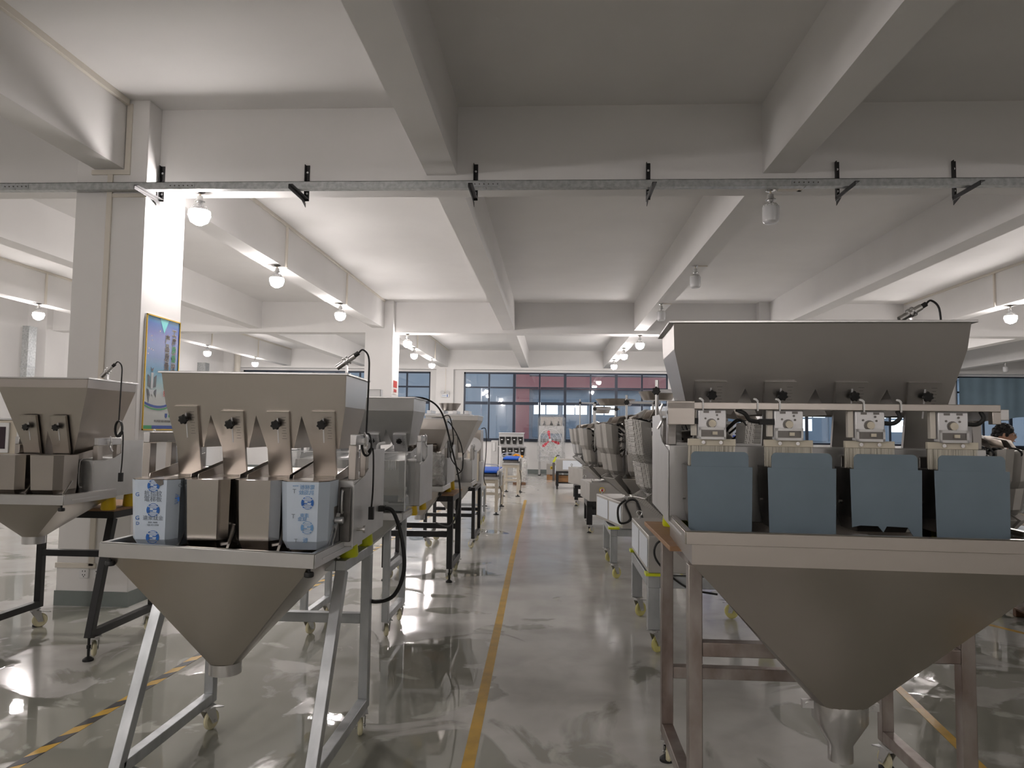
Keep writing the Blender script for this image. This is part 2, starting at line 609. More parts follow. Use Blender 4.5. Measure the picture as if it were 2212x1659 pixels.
# overhead switch room on the left wall, with a galvanised riser
rs = thing('cable_riser', 'galvanised vertical cable duct on the left wall', 'duct', (-12.1, 16.3, 0))
MB().box(-.1, .06, -.32, -.06, 0, 3.85).build('duct', GALVT, rs, .004)
for z in (.9, 1.9, 2.9):
    MB().box(-.105, .07, -.33, -.05, z, z + .02).build('joint_strip', GALV, rs)
rs2 = thing('cable_riser', 'galvanised duct on the far left wall by the window', 'duct', (-12.3, 25.2, 0))
MB().box(-.295, 0, -.15, .15, 0, 3.85).build('duct', GALVT, rs2, .004)
pp = MB().cyl((-11.98, 26.94, 0), (-11.98, 26.94, ZC), .11, n=16).build('drain_pipe', PVC)
tag(pp, 'white drain pipe in the far corner by the window', 'pipe')

# ------------------------------------------------------------------ trunking, cable tray, brackets
t = thing('cable_trunking', 'cream plastic cable trunking wrapped round the beam end and down the near column', 'trunking', (0, 0, 0))
MB().box(-3.94, -3.905, YN, 6.30, 4.53, ZC).build('ceiling_run', PVC, t, .003)
mb = MB().box(-3.93, -3.88, 6.302, 6.32, 3.93, 4.55).box(-4.24, -3.88, 6.302, 6.32, 3.885, 3.93)
mb.build('elbow_run', PVC, t, .003)
MB().box(-4.085, -4.035, 6.302, 6.32, .35, 3.885).build('drop_run', PVC, t, .003)
MB().box(-4.035, -3.71, 6.304, 6.32, 3.675, 3.71).build('branch_run', PVC, t, .003)
MB().box(-4.39, -4.02, 6.302, 6.32, .33, .375).build('socket_run', PVC, t, .003)


def trunk_on_beam(x, side, ya, yb, drops, label):
    t = thing('cable_trunking', label, 'trunking', (x + side * .14, 0, 0), 0, 'beam trunking with lamp drops')
    a, b = (0, .03) if side > 0 else (-.03, 0)
    MB().box(a, b, ya, yb, 4.545, ZC).build('ceiling_run', PVC, t, .003)
    for y in drops:
        MB().box(a, b, y - .02, y + .02, ZB, 4.545).build('lamp_drop', PVC, t, .003)


trunk_on_beam(-4.08, 1, 6.95, 16.6, (10.35, 13.5), 'white trunking with two lamp drops on the beam left of the aisle')
trunk_on_beam(-10.1, 1, 6.95, 16.8, (10.35, 13.6), 'white trunking with two lamp drops on the beam near the left wall')
trunk_on_beam(-10.1, 1, 17.3, 27.0, (20.6, 23.95), 'white trunking with two lamp drops on the far beam near the left wall')
trunk_on_beam(8.1, -1, 6.95, 16.8, (10.3, 13.45), 'white trunking with two lamp drops on the beam right of the big hopper')
trunk_on_beam(-4.08, 1, 17.6, 27.0, (20.8, 24.0), 'white trunking with lamp drops on the far beam left of the aisle')

tr = thing('cable_tray', 'galvanised steel cable tray running across the hall on black brackets', 'cable tray', (0, 6.235, 3.722))
ends = [-9.0, -4.9, -3.35, -.6, 2.15, 5.2, 9.0]
for i in range(len(ends) - 1):
    a, b = ends[i], ends[i + 1] - .004
    mb = MB()
    mb.box(a, b, 0, .07, 0, .004).box(a, b, 0, .004, .004, .066).box(a, b, .066, .07, .004, .066)
    mb.box(a, b, -.0, .016, .062, .066)
    seg = mb.build('tray_section', GALVT, tr)
    if i:
        MB().box(a - .12, a + .12, -.004, 0, .012, .05).build('joint_plate', GALV, tr)
        for k in range(6):
            MB().cyl((a - .1 + k * .04, -.009, .031), (a - .1 + k * .04, -.004, .031), .006, n=8).build('bolt', STEELD, tr)
brk = []
BRL = ['at the near column', 'between the near column and the beam over the aisle', 'just right of the beam over the aisle', 'between the aisle beam and the unlit lamp', 'just right of the unlit lamp', 'above the big brush weigher']
for i, x in enumerate((-3.69, -2.30, -.725, .846, 2.523, 3.535)):
    if not brk:
        b = thing('tray_bracket', 'black cable tray bracket at the near column', 'bracket', (x, 6.53, 3.70), 0, 'black cable tray brackets')
        MB().box(-.02, .02, -.006, 0, 0, .34).box(-.02, -.014, -.04, 0, 0, .34).build('wall_plate', BLACK, b, .002)
        MB().box(-.02, .02, -.43, -.006, .014, .02).box(-.02, -.014, -.43, -.006, -.02, .014).build('arm', BLACK, b, .002)
        MB().sheet([(-.013, -.006, -.06), (-.013, -.006, -.02), (-.013, -.12, -.02)], .004).build('gusset', BLACK, b)
        for z in (.07, .27):
            MB().cyl((0, -.012, z), (0, -.005, z), .010, n=8).build('bolt', ALU, b)
        brk.append(b)
    else:
        q = copy_tree(brk[0])
        q.location = (x, 6.53, 3.70)
        q['label'] = 'black cable tray bracket ' + BRL[i]
    if i == 0:
        b.location = (-3.69, 6.53, 3.70)

# ------------------------------------------------------------------ lamps


def make_lamp(lit):
    g = 'lit bulb lamps under the beams' if lit else 'unlit bulb lamps under the beams'
    l = thing('bulb_lamp', 'x', 'lamp', (0, 0, 0), 0, g)
    MB().lathe([(.047, 0), (.047, -.008), (.03, -.018), (.012, -.022)], n=20).build('mounting_plate', CHROME if not lit else STEELD, l)
    MB().lathe([(.010, -.02), (.010, -.042)], n=10).build('stem', BRUSHBK, l)
    MB().lathe([(.012, -.04), (.028, -.046), (.031, -.085), (.048, -.092), (.048, -.097), (.03, -.098), (.027, -.11)], n=20).build('socket', STEELG, l)
    MB().lathe([(.019, -.108), (.019, -.125), (.045, -.135), (.07, -.15), (.073, -.165), (.098, -.190)] if lit else [(.019, -.108), (.019, -.125), (.045, -.135), (.07, -.15), (.073, -.165)], n=20).build('bulb_collar', WHITE, l)
    mb = MB()
    for k in range(14):
        a = 2 * PI * k / 14
        d = Vector((math.cos(a), math.sin(a), 0))
        mb.bar(d * .05 + Vector((0, 0, -.134)), d * .0745 + Vector((0, 0, -.162)), .005, .006)
    mb.build('cooling_fins', STEELG, l)
    if lit:
        MB().lathe([(.098, -.191), (.102, -.235), (.080, -.295), (.03, -.325)], n=12).build('diffuser', BULB_ON, l)
    else:
        MB().lathe([(.076, -.165), (.076, -.26), (.070, -.30), (.055, -.315), (.02, -.32)], n=24).build('diffuser', BULB_OFF, l)
    return l


LIT = [(-3.42, 6.72, ZX, 'glaring lit bulb lamp beside the near white column'),
       (-4.0, 10.2, ZB, 'first lit bulb lamp on the beam behind the near column'), (-4.0, 13.36, ZB, 'second lit bulb lamp on the beam behind the near column'),
       (-3.47, 17.08, ZX, 'lit bulb lamp beside the far white column'), (-4.0, 20.7, ZB, 'first lit bulb lamp on the beam behind the far column'), (-4.0, 23.8, ZB, 'second lit bulb lamp behind the far column, above the emergency light'),
       (-10.0, 13.5, ZB, 'lit bulb lamp close to the galvanised duct on the left wall'), (-10.0, 20.45, ZB, 'first lit bulb lamp on the far left beam towards the windows'), (-10.0, 23.85, ZB, 'second lit bulb lamp on the far left beam towards the windows'),
       (-10.0, 10.2, ZB, 'lit bulb lamp on the left wall beam level with the near column'), (-10.0, 6.72, ZX, 'lit bulb lamp under the near cross beam by the left wall'),
       (2.03, 17.08, ZX, 'lit bulb lamp under the second cross beam right of the aisle'), (1.98, 20.4, ZB, 'first lit bulb lamp past the second cross beam right of the aisle'), (1.98, 23.65, ZB, 'second lit bulb lamp past the second cross beam right of the aisle'),
       (8.12, 13.3, ZB, 'lit bulb lamp shining beyond the sensor of the big hopper'), (8.1, 17.08, ZX, 'lit bulb lamp under the second cross beam behind the big hopper'), (8.1, 20.5, ZB, 'first lit bulb lamp in the window bay behind the big hopper'), (8.1, 23.7, ZB, 'second lit bulb lamp in the window bay behind the big hopper'),
       (8.1, 10.2, ZB, 'lit bulb lamp over the person by the wrapped machine'), (14.2, 13.4, ZB, 'lit bulb lamp on the beam by the right wall'),
       (-4.0, -.3, ZB, 'lit bulb lamp on the front bay beam left of the aisle'), (-10.0, -.3, ZB, 'lit bulb lamp on the front bay beam by the left wall'), (8.1, -.3, ZB, 'lit bulb lamp on the front bay beam right of the aisle'),
       (2.0, -6.4, ZB, 'added unseen bulb lamp by the front wall above the aisle'), (-4.0, -6.4, ZB, 'added unseen bulb lamp by the front wall left of the aisle'), (-4.0, -3.0, ZB, 'added unseen bulb lamp on the front bay beam left of the aisle'), (8.1, -6.4, ZB, 'added unseen bulb lamp by the front wall right of the aisle')]  # unseen lamps added behind the camera to brighten the steel fronts
UNLIT = [(2.0, 6.74, ZX, 'unlit bulb lamp hanging below the cable tray'), (1.98, 10.2, ZB, 'first unlit bulb lamp on the beam past the cable tray'), (1.96, 13.25, ZB, 'second unlit bulb lamp on the beam past the cable tray'), (14.15, 23.5, ZB, 'unlit bulb lamp in front of the blue curtain'),
         (2.0, 3.1, ZB, 'unlit bulb lamp in the front bay nearer the cable tray'), (2.0, -.3, ZB, 'unlit bulb lamp in the front bay farther from the cable tray')]
for lit, lst in ((True, LIT), (False, UNLIT)):
    base = None
    for x, y, z, lab in lst:
        l = make_lamp(lit) if base is None else copy_tree(base)
        base = base or l
        l.location = (x, y, z)
        l['label'] = lab

# conduit stub beside the first unlit lamp
mb = MB().box(2.06, 2.27, 6.70, 6.735, ZX - .02, ZX).box(2.235, 2.27, 6.5, 6.735, ZX - .02, ZX)
tag(mb.build('conduit_stub', PVC), 'short cream conduit feeding the unlit lamp by the cable tray', 'conduit')
for y in (10.2, 13.25):
    tag(MB().box(2.0, 2.15, y - .015, y + .015, ZB - .015, ZB).build('conduit_stub', PVC), 'short white conduit at the %s unlit lamp past the cable tray' % ('first' if y < 12 else 'second'), 'conduit', 'conduit stubs of the unlit lamps')

# ------------------------------------------------------------------ poster on the near column
p = thing('wall_poster', 'blue and white quality poster in a gold frame on the near column', 'poster', (-3.726, 6.70, 2.09), PI / 2)
PW, PH = .30, .535
MB().box(-PW, PW, -.012, 0, -PH, PH).build('backing_board', WHITE, p)
pm = bpy.data.materials.new('poster_print')
pm.use_nodes = True
nt = pm.node_tree
bb = nt.nodes['Principled BSDF']
bb.inputs['Roughness'].default_value = .25
tc = nt.nodes.new('ShaderNodeTexCoord')
sx = nt.nodes.new('ShaderNodeSeparateXYZ')
nt.links.new(tc.outputs['Object'], sx.inputs[0])
mr = nt.nodes.new('ShaderNodeMapRange')
mr.inputs[1].default_value = -PH
mr.inputs[2].default_value = PH
nt.links.new(sx.outputs[2], mr.inputs[0])
cr = nt.nodes.new('ShaderNodeValToRGB')
e = cr.color_ramp.elements
e[0].position, e[0].color = 0.30, srgb('#c9ccc8')
e[1].position, e[1].color = 0.42, srgb('#8fb8c0')
for pos, cc in ((.52, '#3f8fb6'), (.64, '#1f62ac'), (.85, '#2b4da6'), (.93, '#1f5fb4'), (1.0, '#1c9cc4')):
    q = e.new(pos)
    q.color = srgb(cc)
nt.links.new(mr.outputs[0], cr.inputs[0])
nt.links.new(cr.outputs[0], bb.inputs['Base Color'])
MB().box(-PW + .012, PW - .012, -.014, -.012, -PH + .012, PH - .012).build('print', pm, p)
fr = MB()
fr.box(-PW, PW, -.022, -.012, PH - .012, PH).box(-PW, PW, -.022, -.012, -PH, -PH + .012)
fr.box(-PW, -PW + .012, -.022, -.012, -PH, PH).box(PW - .012, PW, -.022, -.012, -PH, PH)
fr.build('frame', GOLD, p)
Y0 = -.0155
GLOWP = mat('poster_cyan', '#7fe3e6', .3)
MB().sheet([(-.07, Y0, PH - .014), (.09, Y0, PH - .014), (.01, Y0, PH - .15)], (0, -.0004, 0)).build('light_rays', GLOWP, p)
mb = MB()
for x, z in ((-.06, .40), (.07, .37), (-.2, .34), (-.19, .30), (-.24, .22), (-.2, .215), (-.17, .21), (.05, .28), (-.25, .17), (.16, .3)):
    mb.cyl((x, Y0, z), (x, Y0 - .0005, z), .008 if x in (-.06, .07) else .005, n=8)
mb.build('sparkles', WHITE, p)
CH_BR, CH_GR, CH_RD = mat('print_brown', '#3a2d2c', .4), mat('print_green', '#1d8a55', .4), mat('print_red', '#b8332f', .4)


def glyphs(s, x, z, dz, size, mats):
    for i, ch in enumerate(s):
        text(ch, size, WHITE, p, (x, Y0 - .0005, z - i * dz), name='character_outline', off=.006)
        text(ch, size, mats[i], p, (x, Y0 - .0014, z - i * dz), name='character', off=.0018)


glyphs('工序质量控', .195, .405, .083, .076, [CH_BR, CH_BR, CH_GR, CH_GR, CH_BR])
glyphs('产品质量生命线', .075, .335, .087, .080, [CH_BR] * 4 + [CH_RD] * 3)
# little machine picture
pk = MB()
pk.sheet([(-.24, Y0, -.02), (-.20, Y0, -.04), (-.19, Y0, -.14), (-.235, Y0, -.13)], (0, -.0005, 0))
pk.sheet([(-.13, Y0, -.04), (-.09, Y0, -.02), (-.095, Y0, -.13), (-.14, Y0, -.14)], (0, -.0005, 0))
pk.sheet([(-.195, Y0, .05), (-.17, Y0, .03), (-.14, Y0, .05), (-.16, Y0, .01), (-.18, Y0, .01)], (0, -.0005, 0))
pk.sheet([(-.25, Y0, -.15), (-.20, Y0, -.17), (-.21, Y0, -.28), (-.24, Y0, -.2)], (0, -.0005, 0))
pk.sheet([(-.13, Y0, -.17), (-.085, Y0, -.15), (-.09, Y0, -.23), (-.12, Y0, -.19)], (0, -.0005, 0))
pk.build('machine_picture', mat('print_dark_grey', '#5b6066', .4), p)
pk = MB().sheet([(-.185, Y0, 0), (-.145, Y0, 0), (-.145, Y0, -.15), (-.185, Y0, -.15)], (0, -.0008, 0))
pk.sheet([(-.215, Y0, -.16), (-.12, Y0, -.16), (-.15, Y0, -.22), (-.17, Y0, -.2), (-.19, Y0, -.22)], (0, -.0008, 0))
pk.build('machine_picture', mat('print_light_grey', '#c6cacd', .4), p)


def swoosh(off, th, m):
    top = [(-.288 + i * .0576 * .1 * 10, off + .07 * ((i / 10) * 2 - .85) ** 2 * (1.0 if i > 4 else .75)) for i in range(11)]
    pts = [(x, Y0, z) for x, z in top] + [(x, Y0, z - th) for x, z in reversed(top)]
    MB().sheet(pts, (0, -.0006, 0)).build('swoosh', m, p)


swoosh(-.305, .022, mat('print_blue', '#2a4da0', .4))
swoosh(-.335, .012, mat('print_green2', '#2f9a5c', .4))
MB().box(-.288, -.14, Y0 - .0006, Y0, -.522, -.49).build('colour_bar', mat('print_green2', '#2f9a5c', .4), p)
MB().box(-.14, .288, Y0 - .0006, Y0, -.522, -.49).build('colour_bar', mat('print_blue', '#2a4da0', .4), p)
MB().sheet([(.085, Y0, -.375), (.125, Y0, -.375), (.125, Y0, -.405), (.105, Y0, -.42), (.085, Y0, -.405)], (0, -.0006, 0)).build('logo_shield', mat('print_blue', '#2a4da0', .4), p)
MB().box(.15, .26, Y0 - .0006, Y0, -.41, -.385).build('logo_block', mat('print_green2', '#2f9a5c', .4), p)
text('中山市嘉仕威自动化机械有限公司', .026, CH_BR, p, (.09, Y0 - .0006, -.45), name='company_line')

# sockets and their cable box on the column, sticker on the far column
for i, x in enumerate((-4.125, -4.0)):
    s = thing('wall_socket', ['white wall socket left of the trunking drop on the near column', 'white wall socket right of the trunking drop on the near column'][i], 'socket', (x, 6.32, .285), 0, 'sockets on the near column')
    MB().box(-.043, .043, -.012, 0, -.043, .043).build('face_plate', WHITE, s, .004)
    mb = MB()
    for a, z in ((-.012, .02), (.012, .02), (-.010, -.012), (.010, -.012), (0, -.026)):
        mb.box(a - .003, a + .003, -.0135, -.011, z - .006, z + .006)
    mb.build('socket_holes', BLACK, s)
st = thing('safety_sticker', 'small red and white notice on the far column', 'sticker', (-3.726, 17.0, 2.57), PI / 2)
MB().box(-.2, .2, -.004, 0, -.16, .16).build('sheet', mat('notice_paper', '#e7ddd6', .5), st)
MB().box(-.2, .2, -.006, -.004, .0, .16).build('red_header', RED, st)
MB().box(-.15, .15, -.006, -.004, -.11, -.04).build('red_line', RED, st)

# emergency light on the window wall
em = thing('emergency_light', 'two headed emergency light with blue lettered box on the window wall', 'emergency light', (-4.02, 27.08, 2.9))
MB().box(-.15, .15, -.06, 0, -.1, .05).build('box', WHITE, em, .01)
for s_ in (-1, 1):
    MB().cyl((s_ * .1, -.03, .1), (s_ * .1, -.10, .08), .055, .07, n=16).build('lamp_head', ALU, em)
MB().box(.07, .10, -.063, -.06, -.09, .01).build('blue_mark', INK, em)
MB().box(-.12, .05, -.063, -.06, -.03, -.02).box(-.12, .05, -.063, -.06, -.06, -.05).build('print_lines', INKL, em)
MB().box(-.01, .01, -.012, 0, .05, 1.0).build('conduit', PVC, em)

# ------------------------------------------------------------------ floor tape


def tape(name, label, pts, wd, m, z=.0015):
    mb = MB()
    for a, b in zip(pts[:-1], pts[1:]):
        a, b = Vector((*a, 0)), Vector((*b, 0))
        d = (b - a).normalized()
        n = Vector((-d.y, d.x, 0)) * wd / 2
        mb.sheet([a - n, b - n, b + n, a + n], (0, 0, z))
    o = mb.build(name, m)
    tag(o, label, 'floor tape')
    return o


YTAPE = mat('yellow_tape', '#d2a62c', .35, var=.25, vscale=9)
tape('aisle_line', 'worn yellow line along the middle aisle floor', [(-.29, -2), (-.385, 3.54), (-.43, 6.3), (-.49, 9.5), (-.60, 16.9)], .062, YTAPE)
tape('bay_line', 'yellow floor line under the right machine running towards the pallet', [(1.95, 2.2), (2.09, 3.75), (2.2, 4.75), (2.5, 7.5), (2.9, 12)], .055, YTAPE)
tape('pallet_line', 'yellow floor line in front of the wooden pallet', [(3.3, 7.3), (3.64, 6.72), (4.0, 6.05)], .055, YTAPE)
hz = thing('hazard_tape', 'black and yellow striped tape on the floor left of the funnel machine', 'floor tape', (-2.5, 3.0, 0), R(-1.6))
hz.rotation_euler = (0, 0, -math.atan2(.115, 4.5))
MB().box(-.03, .03, -1.2, 14.0, 0, .0012).build('yellow_tape', YTAPE, hz)
src = None
for i in range(62):
    y = -1.1 + i * .24
    if src is None:
        src = MB().sheet([(-.03, 0, 0), (.03, .07, 0), (.03, .19, 0), (-.03, .12, 0)], (0, 0, .0018)).build('stripe', BLACK, hz)
        src.location = (0, y, 0)
    else:
        inst(src, hz, (0, y, 0))

# ------------------------------------------------------------------ shared machine parts
_cache = {}


def caster(parent, x, y, ztop, wheelm=WHEEL, turn=0.6, brake=True):
    """swivel caster: plate, fork, brake pedal; the wheel is a part of it"""
    r = ztop * .36
    key = ('c', round(ztop, 3), wheelm.name)
    if key not in _cache:
        f = MB()
        f.box(-.035, .035, -.04, .04, ztop - .006, ztop)
        f.cyl((0, 0, ztop - .022), (0, 0, ztop - .006), .026, n=12)
        for s in (-1, 1):
            f.sheet([(s * .022, -.02, ztop - .02), (s * .022, .045, ztop - .02), (s * .022, .065, r - .012), (s * .022, .03, r - .012)], (s * .003, 0, 0))
        f.box(-.022, .022, -.022, .045, ztop - .026, ztop - .02)
        f.cyl((-.03, .045, r), (.03, .045, r), .007, n=8)
        if brake:
            f.sheet([(-.02, .05, ztop - .03), (.02, .05, ztop - .03), (.02, .115, ztop - .045), (-.02, .115, ztop - .045)], .005)
        w_ = MB().lathe([(r * .35, -.013), (r * .85, -.013), (r, -.006), (r, .006), (r * .85, .013), (r * .35, .013)], n=20)
        w_.v = [(q[2], q[0] + .045, q[1] + r) for q in w_.v]
        _cache[key] = (f.mesh('caster'), w_.mesh('wheel'))
        _cache[key][0].materials.append(STEELG)
        _cache[key][1].materials.append(wheelm)
    a, b = _cache[key]
    o = bpy.data.objects.new('caster', a)
    C.objects.link(o)
    o.parent = parent
    o.location = (x, y, 0)
    o.rotation_euler = (0, 0, turn)
    q = bpy.data.objects.new('wheel', b)
    C.objects.link(q)
    q.parent = o
    return o


def foot(parent, x, y, ztop, r=.035, m=RUBBER):
    key = ('f', round(ztop, 3), r, m.name)
    if key not in _cache:
        mb = MB().lathe([(r, 0), (r, .012), (.02, .024), (.009, .03), (.009, ztop)], n=16)
        mb.lathe([(.015, ztop * .55), (.015, ztop * .7)], n=6)
        _cache[key] = mb.mesh('levelling_foot')
        _cache[key].materials.append(m)
    o = bpy.data.objects.new('levelling_foot', _cache[key])
    C.objects.link(o)
    o.parent = parent
    o.location = (x, y, 0)
    return o


def stand(label, loc, rot, x0, x1, yf, yr, zt, m, tw=.05, yfb=None, zb=.15, wheelm=WHEEL, cast=(1, 1, 1, 1), feet=(0, 0, 0, 0),
          rails=(), board=None, group=None, midrail=None, turn=0.5, sides=True):
    """welded tube stand; yf/yr front and rear leg line at the top, yfb front leg line at the floor"""
    yfb = yf if yfb is None else yfb
    t = thing('machine_stand', label, 'stand', loc, rot, group)
    h = tw / 2
    for x in (x0, x1):
        MB().bar((x, yfb, zb), (x, yf, zt - tw), tw, tw, (1, 0, 0)).build('leg', m, t, .003)
        MB().bar((x, yr, zb), (x, yr, zt - tw), tw, tw, (1, 0, 0)).build('leg', m, t, .003)
        if sides:
            MB().bar((x, yfb + h, zb + h), (x, yr - h, zb + h), tw, tw).build('foot_rail', m, t, .003)
        MB().bar((x, yf - h, zt - h), (x, yr + h, zt - h), tw, tw).build('top_rail', m, t, .003)
    for y in (yf, yr):
        MB().bar((x0 + h, y, zt - h), (x1 - h, y, zt - h), tw, tw).build('top_rail', m, t, .003)
    for y, z in rails:
        f = (z - zb) / (zt - zb)
        yy = yfb + (yf - yfb) * f if y == 'f' else yr
        MB().bar((x0 + h, yy, z), (x1 - h, yy, z), tw, tw).build('cross_rail', m, t, .003)
    if midrail:
        for x in (x0, x1):
            f = (midrail - zb) / (zt - zb)
            MB().bar((x, yfb + (yf - yfb) * f, midrail), (x, yr, midrail), tw * .9, tw * .9).build('side_rail', m, t, .003)
    pts = [(x0, yfb), (x1, yfb), (x0, yr), (x1, yr)]
    for i, (x, y) in enumerate(pts):
        dy = (.09 if y == yfb else -.03) if sides else 0
        if cast[i]:
            caster(t, x, y + dy - .02, zb, wheelm, turn * (1 if i % 2 else -1) + (PI if i > 1 else 0) * 0)
        if feet[i]:
            foot(t, x, y + (.0 if y == yfb else .0), zb)
    if board:
        bx0, bx1, by0, by1, bt = board
        MB().box(bx0, bx1, by0, by1, zt, zt + bt).build('plywood_board', WOOD, t, .002)
    return t


def interp(tab, z):
    for (z0, v0), (z1, v1) in zip(tab[:-1], tab[1:]):
        if (z0 >= z >= z1) or (z0 <= z <= z1):
            return v0 + (v1 - v0) * (z - z0) / (z1 - z0)
    return tab[-1][1] if abs(z - tab[-1][0]) < abs(z - tab[0][0]) else tab[0][1]


def star_knob(mb, c, ax, r=.022, n=28):
    c, ax = Vector(c), Vector(ax).normalized()
    x = ax.cross(Vector((1, 0, 0))).normalized() if abs(ax.x) < .9 else ax.cross(Vector((0, 0, 1))).normalized()
    y = ax.cross(x)
    mb.cyl(c, c + ax * .03, .008, n=8)
    rings = []
    for d in (.02, .024, .036, .04):
        k = .82 if d in (.02, .04) else 1
        rings.append([c + ax * d + (x * math.cos(2 * PI * i / n) + y * math.sin(2 * PI * i / n)) * r * k * (1 + .14 * math.cos(7 * 2 * PI * i / n)) for i in range(n)])
    mb.loft(rings)


def cable_obj(name, pts, r, parent, m=RUBBER, sm=5):
    return MB().tube(pts, r, 6, sm).build(name, m, parent)


def sensor(parent, x, y, z, tilt=.7, coil=True, drop=.35, side=1):
    """proximity sensor on a clip on the hopper rim, with its cable"""
    s = MB()
    d = Vector((math.cos(tilt) * side, 0, math.sin(tilt)))
    c = Vector((x, y, z + .07))
    s.cyl(c - d * .06, c + d * .045, .014, n=14)
    s.cyl(c - d * .015, c - d * .005, .022, n=14).cyl(c + d * .005, c + d * .012, .022, n=14)
    s.box(x - .004, x + .004, y - .012, y + .012, z - .02, z + .06)
    s.box(x - .02, x + .02, y - .012, y + .012, z + .0, z + .008)
    o = s.build('level_sensor', STEELB, parent)
    q = MB().cyl(c + d * .045, c + d * .07, .011, n=10)
    e = c + d * .07
    pts = [e, e + Vector((.02 * side, 0, .015)), e + Vector((.05 * side, -.005, -.02)), e + Vector((.055 * side, -.01, -.12)), e + Vector((.05 * side, -.01, -drop))]
    q.tube(pts, .0045, 6, 5)
    if coil:
        cc = pts[-1] + Vector((.005, -.005, -.05))
        for k in range(3):
            q.tube([cc + Vector((.024 * math.cos(a), -.006 + .006 * k, .055 * math.sin(a))) for a in [2 * PI * j / 10 for j in range(10)]], .005, 5, 2, True)
        q.tube([cc + Vector((0, -.01, -.05)), cc + Vector((.03, 0, -.02)), cc + Vector((.035, 0, -.2)), cc + Vector((.03, .0, -.30))], .0045, 6, 4)
        q.box(cc.x + .018, cc.x + .042, cc.y - .012, cc.y + .012, cc.z - .36, cc.z - .3)
    q.build('sensor_cable', RUBBER, o)
    return o


